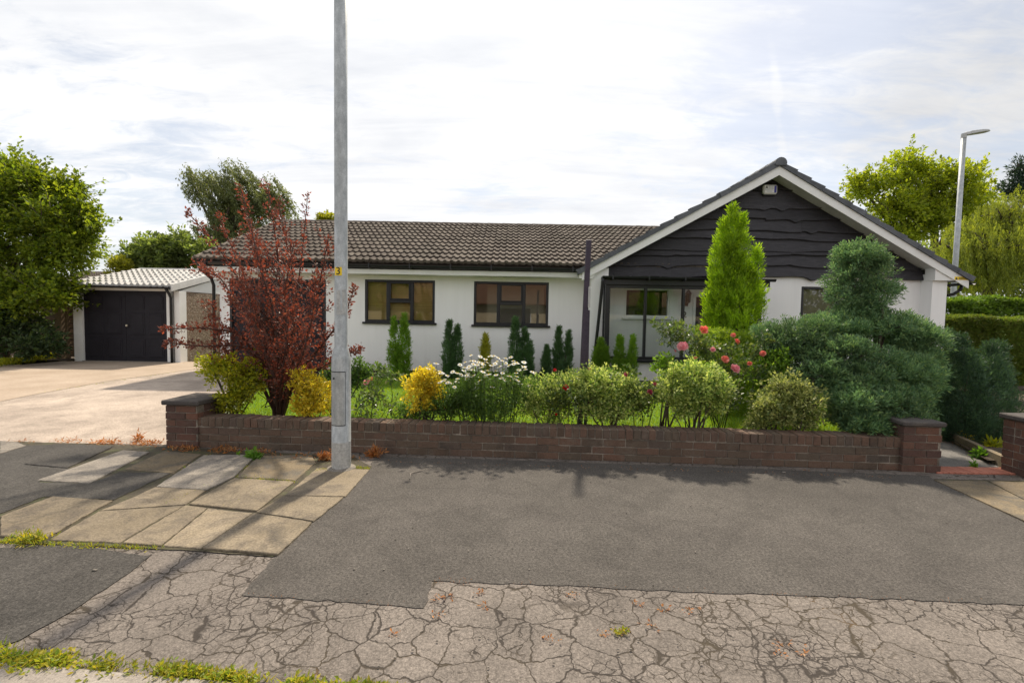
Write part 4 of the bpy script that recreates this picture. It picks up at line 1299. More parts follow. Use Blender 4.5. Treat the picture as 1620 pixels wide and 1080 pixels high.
m = MB(); m.tube([(-9.46, 12.95, 2.06), (-9.46, 13.1, 1.9), (-9.46, 13.15, 1.8), (-9.46, 13.15, 0)], .036, 8); m.build('downpipe', M['black'], Gg)

# ================================================================== GARDEN WALL
def brick_run(m, x0, x1, z0, rows, thick=.215, bl=.215, bh=.065, j=.010, y0=0, seed=1, face=1, half=0, ch=.0022):
    r_ = np.random.default_rng(seed)
    for c in range(rows):
        z = z0 + c * (bh + j); x = x0 - ((bl + j) / 2 if (c + half) % 2 else 0)
        while x < x1 - .01:
            a, b = max(x, x0), min(x + bl, x1)
            if b - a > .03:
                d = r_.normal() * .0018
                m.box(a, b, y0 + d, y0 + thick - abs(d), z + r_.normal() * .0012, z + bh, ch)
            x += bl + j


wa, wb = np.array([-3.43, 4.98]), np.array([3.90, 4.60])
wl = np.linalg.norm(wb - wa); wd = (wb - wa) / wl
T = np.eye(4); T[:2, 0] = wd; T[:2, 1] = (-wd[1], wd[0]); T[:2, 3] = wa
gw = thing('garden_wall', 'low weathered brick front garden wall with brick-on-edge top and stepped end piers', 'wall', (0.2, 4.8, 0))
m = MB(T); brick_run(m, .0, wl, .0, 3, .225, seed=4, y0=.012, half=1); m.build('wall', M['brick'], gw)
m = MB(T); m.box(.0, wl, .019, .215, -.06, .232); m.box(0.0, wl, .0135, .217, .22, .317)
m.build('mortar', M['mortar'], gw)
m = MB(T); rc = np.random.default_rng(9); x = .0
while x < wl - .03:
    w_ = .067; d = rc.normal() * .003
    m.box(x, min(x + w_, wl), .004 + d, .226 + d, .232 + rc.normal() * .002, .325 + rc.normal() * .003, .0035); x += w_ + .0098
m.build('coping', M['brick'], gw)


def pier(T, x0, x1, y0, y1, rows, par, bm, cap_over=.03, seed=2, name='pier', cap_h=.05):
    m = MB(T); r_ = np.random.default_rng(seed)
    for c in range(rows):
        z = .002 + c * .075
        for (a, b, horiz) in (((x0, x1), (y0, y0 + .1), 1), ((x0, x1), (y1 - .1, y1), 1), ((x0, x0 + .1), (y0 + .11, y1 - .11), 0), ((x1 - .1, x1), (y0 + .11, y1 - .11), 0)):
            lo, hi = (a if horiz else b); step = .225; x = lo - (0 if c % 2 == 0 else .112)
            while x < hi - .01:
                p, q = max(x, lo), min(x + .215, hi)
                if q - p > .025:
                    d = r_.normal() * .002
                    if horiz: m.box(p, q, b[0] + d, b[1] + d, z, z + .066, .0022)
                    else: m.box(a[0] + d, a[1] + d, p, q, z, z + .066, .0022)
                x += step
    po = m.build(name, bm, par)
    m = MB(T); m.box(x0 + .0075, x1 - .0075, y0 + .0075, y1 - .0075, -.05, rows * .075 + .004); m.build('mortar', M['mortar'], po)
    m = MB(T); h = rows * .075 + .004; m.box(x0 - cap_over, x1 + cap_over, y0 - cap_over, y1 + cap_over, h, h + cap_h, .010); m.build('cap', M['cap'], po)
    return po


pier(T, -.235, .115, -.008, .46, 6, gw, M['brick_red'], .03, 2)
pier(T, wl - .06, wl + .30, -.03, .34, 6, gw, M['brick_red'], .022, 3, cap_h=.045)
bp = thing('brick_pier', 'dark red brick gate pier with slab cap at the right edge, beyond the path', 'pier', (5.05, 4.4, 0))
T2 = np.eye(4); T2[:3, 3] = (G(1584, 744)[0], 4.30, 0)
pier(T2, .0, .40, 0, .38, 7, bp, M['brick_red'], .03, 6)
m = MB(T2); brick_run(m, .405, 6.0, .0, 5, .215, y0=.05, seed=12); m.box(.41, 6, .06, .25, -.05, .372); m.build('wall', M['brick_red'], bp)

ed = thing('edging', 'low mossy concrete kerb beside the path, under the dark conifer', 'edging', G(1540, 720))
m = MB(); a, b = G(1490, 693), G(1592, 744); u = norm(b - a); s_ = np.cross(UP, u)
for i in range(3):
    p, q_ = a + (b - a) * (i / 3 + .004), a + (b - a) * ((i + 1) / 3 - .004)
    m.prism([tuple(p[:2]), tuple(q_[:2]), tuple((q_ + s_ * .06)[:2]), tuple((p + s_ * .06)[:2])], 2, -.05, .115)
m.build('concrete_strip', M['slab_brown'], ed)
# ================================================================== STREET FURNITURE
def lamp_post(name, label, x, y, H, base_h=1.03, r0=.086, r1=.058, head=None, det=True):
    t = thing(name, label, 'lamp post', (x, y, 0))
    m = MB(); m.lathe([(r0 + .006, -.1), (r0 + .005, .012), (r0, .016), (r0, base_h), (r0 * .97, base_h + .015), (r1 + .006, base_h + .10), (r1, base_h + .115), (r1 * .99, 3.0), (r1 * .93, H)], (x, y, 0), 40)
    po = m.build('post', M['galv'], t, smooth=True)
    me = po.data
    if head is None: head = (-.10, -1.0)
    m = MB(); hd = np.array([head[0], head[1], .0]); hd = hd / np.linalg.norm(hd); c = np.array([x, y, H])
    m.tube([c - UP * .05, c + UP * .05, c + UP * .075 + hd * .06, c + UP * .10 + hd * .25], [r1 * 1.0, r1 * 1.05, .05, .04], 12)
    s_ = np.cross(UP, hd)
    P = []
    for (u_, w_, zb, zt) in ((.05, .05, .03, .10), (.15, .095, .045, .135), (.40, .115, .075, .15), (.54, .09, .09, .145), (.60, .03, .11, .125)):
        for (a, z_) in ((-1, zb), (-.8, zt - .01), (0, zt), (.8, zt - .01), (1, zb), (0, zb - .012)):
            P.append(c + hd * u_ + s_ * a * w_ + UP * z_)
    F = [[i * 6 + j, i * 6 + (j + 1) % 6, (i + 1) * 6 + (j + 1) % 6, (i + 1) * 6 + j] for i in range(4) for j in range(6)] + [[0, 1, 2, 3, 4, 5], [29, 28, 27, 26, 25, 24]]
    m.add(P, F); m.build('lantern', M['galv_light'], t)
    return t, po


pb = G(540, 741)
lp, post = lamp_post('lamp_post', 'galvanised lamp post with yellow number plate, on the paving before the garden wall', pb[0], pb[1], 6.0)
to_cam = math.atan2(-pb[1], -pb[0])


def curved_patch(m, c, rad, a0, a1, z0, z1, d=.004, n_=10, rnd=0.0, nz=1):
    P = []
    ang = np.linspace(a0, a1, n_)
    zs = np.linspace(z0, z1, nz + 1)
    for R_ in (rad + d, rad - .002):
        for z in zs:
            ins = 0
            if rnd and (z in (zs[0], zs[-1])): ins = (a1 - a0) * .06
            for t_ in np.linspace(a0 + ins, a1 - ins, n_): P.append((c[0] + R_ * math.cos(t_), c[1] + R_ * math.sin(t_), z))
    k = n_; h = (nz + 1) * k
    F = [[j * k + i, j * k + i + 1, (j + 1) * k + i + 1, (j + 1) * k + i] for j in range(nz) for i in range(n_ - 1)]
    F += [[i + 1, i, h + i, h + i + 1] for i in range(n_ - 1)] + [[nz * k + i, nz * k + i + 1, h + nz * k + i + 1, h + nz * k + i] for i in range(n_ - 1)]
    F += [[j * k, (j + 1) * k, h + (j + 1) * k, h + j * k] for j in range(nz)] + [[j * k + k - 1, h + j * k + k - 1, h + (j + 1) * k + k - 1, (j + 1) * k + k - 1] for j in range(nz)]
    m.add(P, F)


m = MB(); curved_patch(m, pb, .086, to_cam - 1.30, to_cam + .42, .43, .915, .005, 16, .05, 1)
dp = m.build('access_door', M['galv'], lp)
m = MB(); da = to_cam - .75; q = np.array([pb[0] + .092 * math.cos(da), pb[1] + .092 * math.sin(da), .86]); m.tube([q, q + np.array([math.cos(da), math.sin(da), 0]) * .006], [.009, .009], 8); m.build('lock', M['ink'], dp)
m = MB()                                                             # gap line round the door
for (z0, z1) in ((.422, .43), (.915, .923)): curved_patch(m, pb, .086, to_cam - 1.32, to_cam + .44, z0, z1, .0015, 16)
curved_patch(m, pb, .086, to_cam + .42, to_cam + .46, .43, .915, .0015, 3); curved_patch(m, pb, .086, to_cam - 1.36, to_cam - 1.30, .43, .915, .0015, 3)
m.build('door_gap', M['ink'], lp)
m = MB(); curved_patch(m, pb, .0575, to_cam - .62 - .45, to_cam + .12, 1.795, 1.87, .003, 10)
npl = m.build('number_plate', M['yellow_plate'], lp)
ta = to_cam - .42
tp = (pb[0] + .0612 * math.cos(ta), pb[1] + .0612 * math.sin(ta), 1.832)
text('3', .095, M['ink'], tp, npl, 'lettering', .0012, (math.pi / 2, 0, ta + math.pi / 2))
m = MB(); curved_patch(m, pb, .0578, to_cam - .75, to_cam - .12, 1.49, 1.66, .0012, 8); curved_patch(m, pb, .0578, to_cam + .15, to_cam + .75, 1.47, 1.67, .0012, 8); curved_patch(m, pb, .0578, to_cam - .75, to_cam + .75, 1.44, 1.485, .0012, 12); m.build('old_sticker', M['galv_light'], lp)
m = MB(); curved_patch(m, pb, .0865, to_cam - 1.4, to_cam + 1.3, .0, .265, .001, 20); m.build('base_band', M['galv_light'], lp)
m = MB(); m.lathe([(.15, -.02), (.13, .012), (.10, .022), (.0, .024)], (pb[0], pb[1], 0), 14); m.build('collar', M['slab_grey'], lp)

rb_ = A(1508, 470, 13.7)
lamp_post('lamp_post', 'distant slim lamp post with flat lantern, rising behind the hedge at right', rb_[0], rb_[1], 6.75, 1.0, .085, .066, (1.0, -.25))

SY = 5.62
sp = A(917, 650, SY)
tq = A(931.5, 380, SY)
t = thing('sign_post', 'bare leaning purple wooden sign post behind the front shrubs left of the porch', 'post', (sp[0], SY, .05))
m = MB()
for (a, b, w_) in ((np.array([sp[0], SY, -.1]), tq, .029),):
    d_ = b - a; s_ = np.array([w_, 0, 0]); q_ = np.array([0, w_, 0])
    P = [a - s_ - q_, a + s_ - q_, a + s_ + q_, a - s_ + q_, b - s_ - q_, b + s_ - q_ , b + s_ + q_ + UP * .012, b - s_ + q_ + UP * .012]
    m.add(P, [[0, 1, 5, 4], [1, 2, 6, 5], [2, 3, 7, 6], [3, 0, 4, 7], [4, 5, 6, 7]])
m.build('post', M['purple'], t)
m = MB(); q = A(930.5, 470, SY - .04); m.box(q[0] + .0, q[0] + .026, SY - .048, SY - .035, q[2] - .12, q[2] + .12, .002); m.build('bracket', M['galv_light'], t)
m = MB(); q = A(921, 590, SY); m.box(q[0] + .037, q[0] + .07, SY - .02, SY + .03, .0, q[2] + .75, .003); m.build('stake', M['purple'], t)

ft = thing('fence', 'weathered brown slatted timber fence panel beside the garage', 'fence', (-13.0, 13.7, 0))
m = MB(); m.box(-12.95, -12.78, 13.42, 13.56, -.05, 1.85, .01); m.box(-12.74, -12.68, 13.5, 13.6, -.05, 1.8, .008); m.build('post', M['fence'], ft)
m = MB()
for k in range(11): m.add([(-19, 13.62, .08 + k * .155), (-12.3, 13.62, .08 + k * .155), (-12.3, 13.655, .08 + k * .155 + .15), (-19, 13.655, .08 + k * .155 + .15)], [[0, 1, 2, 3]]); m.box(-12.68, -12.3, 13.57, 13.6, .12 + k * .155, .15 + k * .155)
m.build('slats', M['fence_dark'], ft)

nh = thing('neighbour_house', 'brown tiled roof of a far house glimpsed over the garage roof at left', 'house', (-23, 27, 0))
M['brick_far'] = surf('brick_far', [(.3, (.22, .12, .09)), (.7, (.3, .17, .13))], 3, fine=(20, .8, 1.1))
m = MB(); m.box(-27, -19.5, 27, 34, -.1, 2.6); m.build('wall', M['brick_far'], nh)
m = MB(); roof_tiles(m, (26.6, 2.5), (30.5, 3.85), -27.3, -19.2, .3, .34); m.add([(-27.3, 30.5, 3.85), (-19.2, 30.5, 3.85), (-19.2, 34.4, 2.5), (-27.3, 34.4, 2.5)], [[0, 1, 2, 3]]); m.build('roof', M['tile'], nh)

# the house across the road: only its reflection in the panes is seen
oh = thing('facing_house', 'cream house with red tiled roof across the road, reflected in the windows', 'house', (2, -16, 0))
M['cream'] = surf('cream', [(.3, (.50, .42, .29)), (.7, (.58, .49, .35))], 2, fine=(20, .92, 1.05))
M['red_tile'] = surf('red_tile', [(.3, (.13, .07, .045)), (.7, (.20, .115, .075))], 4, stretch=(.5, 1, 8), fine=(12, .7, 1.25))
ow = [(-6, -4.2, .9, 2.1), (-1.2, 1.4, .9, 2.1), (4.2, 6.2, .9, 2.1), (9, 11, .9, 2.1)]
m = MB()
m.box(-12, 16, -23, -15, -.1, 2.55); m.build('wall', M['cream'], oh)
for w_ in ow:
    m = MB(); m.box(w_[0] - .06, w_[1] + .06, -15.02, -14.96, w_[2] - .06, w_[3] + .06); wq = m.build('window', M['white'], oh)
    m = MB(); m.box(w_[0], w_[1], -14.99, -14.95, w_[2], w_[3]); m.build('pane', M['door_black'], wq)
m = MB(); m.prism([(-14.5, 2.45), (-19, 5.0), (-23.5, 2.45), (-23.5, 2.35), (-14.5, 2.35)], 0, -12.4, 16.4); m.build('roof', M['red_tile'], oh)
tree('street_tree', 'broad brown-green tree across the road at right, reflected in the gable window', 'tree', (22, -13, -.1), (22, -13, 1.5), [(20, -13, 2.6, 4, 2.0, 1.7), (25, -13, 2.2, 4, 2, 1.5)], 400, 16, .6, .3, .22, .13, 'far_green', .14, seed=62)
tree('street_tree', 'green tree across the road, reflected in the windows', 'tree', (-9, -11, -.1), (-9, -11, 2), [(-9, -11, 4, 2.2, 2.2, 1.9), (-10, -10.5, 3, 1.6, 1.6, 1.2)], 260, 16, .6, .3, .22, .13, 'far_green', .14, seed=61)

# ================================================================== FRONT SHRUBS
ZL = .09


def gb(px, Y, z=ZL):
    p = A(px, 600, Y); return (p[0], Y, z)


# purple-leaved tree with long arching sprays
pr = thing('purple_tree', 'purple-red leaved small tree with long arching sprays, behind the left end of the wall', 'tree', gb(440, 5.75))
r = np.random.default_rng(31)
st, mb = MB(), MB()
bp_ = np.array(gb(440, 5.75))
ctrl = [  # main limbs as photo-surveyed polylines (px,py,depth)
    [(440, 640, 5.75), (436, 560, 5.75), (425, 470, 5.7), (405, 390, 5.7), (380, 295, 5.6)],
    [(440, 640, 5.75), (445, 560, 5.8), (445, 470, 5.9), (438, 390, 5.9), (423, 292, 5.9)],
    [(438, 640, 5.75), (425, 560, 5.6), (395, 470, 5.5), (345, 390, 5.4), (296, 335, 5.3)],
    [(438, 640, 5.75), (420, 575, 5.5), (375, 525, 5.3), (320, 518, 5.1), (258, 521, 5.0)],
    [(438, 640, 5.75), (425, 575, 5.4), (380, 545, 5.2), (320, 548, 5.0), (264, 542, 4.95)],
    [(442, 640, 5.75), (455, 560, 5.8), (468, 480, 5.9), (478, 400, 6.0), (487, 308, 6.1)],
    [(442, 640, 5.75), (460, 580, 5.6), (490, 520, 5.5), (505, 450, 5.5), (520, 375, 5.5)],
    [(442, 640, 5.75), (470, 590, 5.5), (510, 545, 5.4), (545, 500, 5.3), (561, 455, 5.3)],
    [(442, 640, 5.75), (470, 600, 5.5), (510, 580, 5.4), (545, 560, 5.3), (571, 553, 5.3)],
    [(440, 640, 5.75), (430, 560, 6.1), (405, 480, 6.3), (375, 410, 6.4), (345, 340, 6.5)],
    [(440, 640, 5.75), (440, 560, 5.4), (430, 480, 5.3), (410, 420, 5.2), (395, 350, 5.2)],
    [(440, 640, 5.75), (450, 560, 6.0), (470, 470, 6.3), (455, 390, 6.4), (440, 320, 6.4)],
    [(438, 640, 5.75), (415, 560, 5.9), (380, 490, 6.0), (350, 440, 6.0), (318, 420, 6.0)],
    [(440, 640, 5.75), (435, 600, 5.3), (420, 560, 5.15), (400, 500, 5.1), (385, 430, 5.05)],
    [(442, 640, 5.75), (460, 600, 5.3), (480, 560, 5.2), (495, 500, 5.15), (500, 440, 5.1)],
    [(440, 640, 5.75), (445, 600, 5.3), (455, 540, 5.2), (450, 460, 5.2), (465, 385, 5.2)],
    [(438, 640, 5.75), (410, 600, 5.5), (370, 575, 5.4), (345, 535, 5.4), (335, 480, 5.4)],
]
C, D, TL = [], [], []
for ci, cp in enumerate(ctrl):
    P = np.array([A(*c) for c in cp]); P[0] = bp_ + r.normal(size=3) * .02 * np.array([1, 1, 0])
    tt = np.linspace(0, 4, 33); Q = np.stack([np.interp(tt, range(5), P[:, k]) for k in range(3)], 1)
    for _ in range(3): Q[1:-1] = (Q[:-2] + 2 * Q[1:-1] + Q[2:]) / 4
    st.tube(Q, np.linspace(.021, .004, 33), 6, cap=False)
    seg = np.gradient(Q, axis=0)
    nside = 42
    for k in range(nside):
        f = .16 + .84 * (k + r.random()) / nside
        i = min(31, int(f * 32)); p = Q[i]; d = norm(seg[i])
        lat = norm(np.cross(d, r.normal(size=3)))
        td = norm(d * .75 + lat * .75 + UP * .25 + .25 * r.normal(size=3))
        ln = (.08 + .24 * r.random()) * (1.15 - .55 * f) * 1.2
        thin = ci in (3, 4, 7, 8, 5, 2)
        if thin and f > .55: ln *= .45
        if f > .3 and ln > .16: st.tube([p, p + td * ln], [.0035, .0015], 3, cap=False)
        C.append(p + td * ln * .5); D.append(td); TL.append(ln)
    C.append(Q[-1]); D.append(norm(seg[-1])); TL.append(.1)
    for i in range(10, 33, 1): C.append(Q[i]); D.append(norm(seg[i])); TL.append(.09)
C, D, TL = np.array(C), np.array(D), np.array(TL)
for lo, hi, nl in ((0, .12, 7), (.12, .2, 13), (.2, .6, 20)):
    k = (TL >= lo) & (TL < hi)
    sprigs(mb, C[k], D[k], nl, (lo + hi) / 2 if hi < .6 else .28, .028, .036, .019, .75, .45, .4, r, .3)
# dense middle
LB = [L(430, 500, 5.7, 75, 80, .4), L(420, 420, 5.75, 48, 55, .35), L(425, 580, 5.6, 70, 50, .35), L(470, 520, 5.6, 40, 60, .3), L(450, 620, 5.5, 55, 35, .25)]
C, o = sample(sub_lobes(LB, 5, r=r), 200, .4, .12, r)
sprigs(mb, C, norm(o + .7 * UP + .6 * r.normal(size=C.shape)), 11, .2, .045, .036, .019, .75, .45, .4, r, .3)
for c_ in C[:120]: limb(st, (bp_[0] + r.normal() * .12, 5.7, max(.3, c_[2] - .35)), c_, .006, .002, .1, 4, 4, r)
st.build('trunk', M['twig_purple'], pr); mb.build('crown', LF['purple'], pr)

FR = 'shrubs along the front wall'
plant('shrub', 'yellow-green feathery shrub beside the left wall pier, partly under the purple tree', 'shrub', gb(368, 5.35),
      [L(355, 590, 5.35, 38, 32), L(392, 600, 5.4, 30, 38), L(345, 575, 5.3, 24, 14), L(370, 632, 5.3, 30, 22)], 330, 15, .16, .05, .042, .019, 'golden_green', up=.3, group=FR)
plant('shrub', 'golden-leaved shrub just left of the near lamp post', 'shrub', gb(490, 5.25),
      [L(488, 610, 5.25, 28, 34), L(505, 630, 5.3, 26, 30), L(495, 650, 5.2, 30, 18), L(478, 640, 5.2, 18, 20)], 300, 15, .13, .045, .036, .018, 'golden', up=.6, group=FR)
plant('shrub', 'dark green leafy shrub directly behind the near lamp post', 'shrub', gb(528, 6.2),
      [L(528, 590, 6.2, 26, 22), L(560, 590, 6.4, 24, 20), L(590, 590, 6.5, 26, 15), L(545, 615, 6.3, 24, 20)], 210, 13, .14, .05, .045, .024, 'mid', up=.6, group=FR)
plant('shrub', 'bright golden shrub with dark green foot, right of the near lamp post', 'shrub', gb(675, 5.2),
      [L(672, 606, 5.2, 32, 24), L(668, 628, 5.15, 30, 26), L(692, 622, 5.25, 22, 22), L(675, 600, 5.2, 20, 16)], 300, 15, .12, .04, .034, .017, 'golden', up=.8, group=FR)
plant('shrub', 'low dark green shrub between the golden shrub and the daisies', 'shrub', gb(705, 5.15),
      [L(690, 646, 5.15, 42, 20), L(655, 655, 5.2, 26, 16), L(720, 636, 5.2, 26, 26), L(640, 650, 5.25, 18, 20)], 290, 12, .12, .04, .034, .016, 'mid', up=.7, group=FR)
plant('shrub', 'loose variegated shrub beside the daisies, with red rose in front', 'shrub', gb(865, 5.15),
      [L(862, 610, 5.2, 38, 30), L(890, 628, 5.15, 34, 28), L(850, 640, 5.1, 30, 28), L(905, 606, 5.3, 22, 18), L(872, 655, 5.1, 44, 16)], 440, 14, .13, .045, .034, .018, 'vari', up=.6, group=FR)
plant('shrub', 'rounded cream-variegated shrub in front of the purple sign post', 'shrub', gb(965, 5.1),
      [L(960, 608, 5.1, 48, 30), L(998, 626, 5.1, 34, 26), L(936, 635, 5.05, 36, 32), L(970, 650, 5.05, 50, 24), L(925, 605, 5.2, 20, 20)], 600, 15, .13, .045, .034, .019, 'vari', up=.6, group=FR)
plant('shrub', 'wide dome-shaped variegated shrub on many bare stems, in front of the porch', 'shrub', gb(1098, 5.0),
      [L(1098, 600, 5.0, 60, 30), L(1058, 618, 4.98, 34, 28), L(1140, 612, 5.0, 32, 30), L(1098, 632, 4.95, 52, 24), L(1075, 650, 4.95, 22, 14), L(1125, 648, 4.95, 22, 14)], 640, 15, .13, .045, .034, .019, 'vari', up=.6, stems=18, stem_r=.009, group=FR)
plant('shrub', 'dull variegated shrub overhung by the big blue-green conifer', 'shrub', gb(1255, 4.98),
      [L(1245, 620, 5.0, 44, 28), L(1278, 636, 4.95, 40, 32), L(1222, 648, 4.95, 40, 30), L(1260, 664, 4.92, 60, 20), L(1205, 668, 4.95, 30, 16)], 620, 14, .13, .045, .033, .018, 'vari_dull', up=.6, group=FR)
plant('shrub', 'bright green leafy shrub between pink roses and the blue-green conifer', 'shrub', gb(1215, 5.6),
      [L(1225, 575, 5.5, 28, 22), L(1200, 590, 5.6, 22, 20), L(1235, 600, 5.5, 24, 20)], 180, 13, .14, .045, .045, .024, 'thuja_green', up=.7, group=FR)
plant('shrub', 'small green leafy shrub behind the dome-shaped variegated shrub', 'shrub', gb(1055, 5.6),
      [L(1053, 578, 5.6, 18, 16), L(1062, 590, 5.6, 20, 18)], 90, 13, .12, .04, .045, .022, 'thuja_green', up=.8, group=FR)


def petal_disc(m, c, nrm, R_, np_=13, cup=.12, r=r):
    u = norm(np.cross(nrm, UP + .3 * r.normal(size=3))); w = np.cross(nrm, u)
    for k in range(np_):
        a = 2 * np.pi * k / np_ + r.normal() * .05; d = u * math.cos(a) + w * math.sin(a); s_ = np.cross(nrm, d); q = R_ * (.9 + .2 * r.random()); wd = R_ * .24
        m.add([c + d * R_ * .18, c + d * q * .6 - s_ * wd + nrm * cup * R_ * .5, c + d * q - nrm * cup * R_ * r.random(), c + d * q * .6 + s_ * wd + nrm * cup * R_ * .5], [[0, 1, 2, 3]])


# daisies
r = np.random.default_rng(77)
dz = plant('daisy_clump', 'large clump of tall white ox-eye daisies in the middle of the front border', 'daisies', gb(775, 5.12),
           [L(770, 615, 5.12, 62, 32), L(735, 632, 5.1, 40, 30), L(818, 622, 5.1, 44, 34), L(775, 650, 5.05, 72, 20)], 800, 12, .16, .04, .042, .010, 'mid', bark='stem_green', stems=14, stem_r=.005, up=1.2, twigs=0)
FX = [(750, 571), (771, 586), (749, 594), (759, 602), (764, 588), (745, 562), (760, 564), (775, 563), (781, 563), (736, 573), (728, 577), (742, 580), (752, 582), (734, 586), (722, 590), (716, 588), (708, 594), (700, 590), (690, 575), (696, 587), (786, 572), (778, 578), (770, 573), (790, 580), (800, 567), (812, 571), (808, 565), (805, 578), (821, 585), (828, 580), (829, 573), (793, 598), (799, 601), (814, 599), (823, 607), (846, 590), (842, 588), (755, 606), (719, 612), (715, 607), (703, 601), (724, 599), (712, 605), (765, 577), (757, 573), (784, 587), (740, 590), (745, 571), (817, 590), (838, 610), (779, 612), (730, 593), (768, 568), (788, 566), (795, 590), (806, 595), (755, 577), (762, 581), (748, 585), (773, 592)]
FX += [(x + r.normal() * 14, y + abs(r.normal()) * 9 + 2) for x, y in FX[:34]]
sm = MB()
for k, (px, py) in enumerate(FX):
    Y = 5.12 + r.normal() * .12; c = A(px, py, Y)
    nv = norm(UP + np.array([r.normal() * .3, -.25 + r.normal() * .25, 0]))
    m = MB(); petal_disc(m, c, nv, .031 * (.85 + .3 * r.random()), 14, .12, r)
    f = m.build('flower', LF['petal_white'], dz)
    m = MB(); m.tube([c - nv * .002, c + nv * .005, c + nv * .008], [.0095, .009, .004], 8); m.build('eye', M['daisy_eye'], f)
    b = np.array(gb(775 + (px - 775) * .7, 5.12)); limb(sm, b, c - nv * .002, .0028, .0018, .05, 6, 4, r)
sm.build('flower_stems', M['stem_green'], dz)


def bloom(par, c, R_, mat, r, tilt=None):
    m = MB(); nv = norm(np.array([r.normal() * .35, -.8, .7])) if tilt is None else norm(np.array(tilt))
    u = norm(np.cross(nv, UP)); w = np.cross(nv, u)
    for ring, (kn, rad, lift, wd) in enumerate(((7, 1.0, -.12, .52), (6, .78, .12, .48), (5, .52, .3, .42), (4, .28, .42, .34))):
        for k in range(kn):
            a = 2 * np.pi * (k + .5 * ring) / kn + r.normal() * .15; d = u * math.cos(a) + w * math.sin(a); s_ = np.cross(nv, d)
            V = []
            for i, (f, h) in enumerate(((.12, -.15), (.6, .12), (1.0, .18 + r.normal() * .12))):
                for j, sd_ in enumerate((-1, 0, 1)):
                    ww = wd * (.4, 1.0, .72)[i] * sd_
                    V.append(c + R_ * (d * f * rad * (1 - .12 * abs(sd_)) + s_ * ww + nv * (lift + h + .14 * abs(sd_) - (.1 if i == 2 and ring == 0 else 0))))
            m.add(np.array(V), np.array([[0, 1, 4, 3], [1, 2, 5, 4], [3, 4, 7, 6], [4, 5, 8, 7]]))
    return m.build('bloom', LF[mat], par)


def rose(label, base, lobes, ncl, blooms, nst, seed, stemlist=(), up=.6):
    r = np.random.default_rng(seed)
    t = plant('rose_bush', label, 'rose bush', base, lobes, ncl, 8, .13, .045, .045, .028, 'rose', bark='stem_green', stems=nst, stem_r=.006, up=up, twigs=ncl // 2, r=r, group='rose bushes', sub=3)
    sm = MB()
    for (px, py, Y, R_, mat) in blooms:
        c = A(px, py, Y); bloom(t, c, R_, mat, r)
        q = np.array(lobes[int(np.argmin([np.linalg.norm(np.array(l[:3]) - c) for l in lobes]))][:3])
        sm = MB(); limb(sm, q - UP * .05, c - UP * .01, .005, .003, .08, 5, 5, r); sm.build('flower_stem', M['stem_green'], t)
    return t


rose('straggly rose bush with one pale pink bloom, just right of the near lamp post', gb(590, 5.25), [L(590, 622, 5.25, 26, 24), L(610, 590, 5.35, 30, 14), L(572, 640, 5.2, 22, 18), L(615, 640, 5.25, 18, 18)], 70,
     [(580, 604, 5.2, .042, 'petal_pink'), (588, 599, 5.25, .022, 'petal_coral')], 7, 41)
rose('rose bush with one round scarlet bloom, between the daisies and the sign post', gb(905, 5.0), [L(900, 620, 5.0, 20, 22), L(885, 640, 5.0, 16, 16), L(915, 640, 5.0, 14, 16)], 26,
     [(895, 613, 4.95, .036, 'petal_red'), (878, 585, 5.1, .020, 'petal_red'), (880, 655, 4.95, .014, 'petal_red')], 6, 42)
rose('rose bush with small crimson blooms between the two big variegated shrubs', gb(1015, 5.05), [L(1014, 622, 5.05, 22, 24), L(996, 598, 5.2, 16, 14), L(1035, 625, 5.1, 14, 22), L(1020, 648, 5.05, 20, 16)], 64,
     [(991, 592, 5.0, .030, 'petal_crimson'), (1028, 620, 4.95, .034, 'petal_crimson'), (1036, 607, 5.0, .022, 'petal_crimson'), (933, 583, 5.2, .02, 'petal_crimson')], 6, 43)
rose('tall rose bush full of pink and coral blooms in front of the golden conifer', gb(1140, 5.7), [L(1060, 530, 5.7, 34, 22), L(1100, 545, 5.6, 36, 22), L(1150, 555, 5.55, 44, 24), L(1195, 555, 5.6, 30, 24), L(1175, 590, 5.5, 44, 28), L(1160, 630, 5.4, 30, 26), L(1045, 515, 5.8, 16, 10)], 280,
     [(1080, 548, 5.45, .066, 'petal_pink'), (1113, 522, 5.5, .058, 'petal_coral'), (1160, 530, 5.6, .032, 'petal_coral'), (1165, 540, 5.5, .042, 'petal_coral'), (1147, 568, 5.4, .05, 'petal_coral'), (1207, 559, 5.4, .038, 'petal_coral'), (1163, 583, 5.35, .060, 'petal_pink'), (1128, 553, 5.45, .034, 'petal_pink'), (1186, 575, 5.4, .03, 'petal_coral'), (1100, 566, 5.4, .026, 'petal_coral'), (1068, 555, 5.6, .02, 'petal_pink')], 12, 44)

# clipped bright hedge under the golden conifer
hx0, hx1 = A(1095, 520, 7.6)[0], A(1245, 520, 7.0)[0]
hedge('clipped_hedge', 'low clipped bright green hedge at the foot of the golden conifer', hx0, hx1, 6.6, 7.7, .05, 1.28, 'hedge_bright', 1500, 14, .1, .05, .035, .014, 8, .03)

# conifers
tb = gb(1150, 8.0)
conifer('golden_conifer', 'tall columnar golden-green conifer standing in front of the porch', tb, [(-.02, 0, .1, 3.12, .29), (.36, -.1, .1, 2.45, .17), (-.25, -.14, .1, 2.0, .22), (.02, -.30, .1, 1.9, .28), (.14, 0, .1, 2.98, .25), (-.16, 0, .1, 2.9, .25), (.26, -.12, .1, 2.1, .22), (.0, .1, .1, 2.7, .34)], 'thuja_gold', 2700, 24, .18, .04, .062, .014, seed=14, fat=.55)


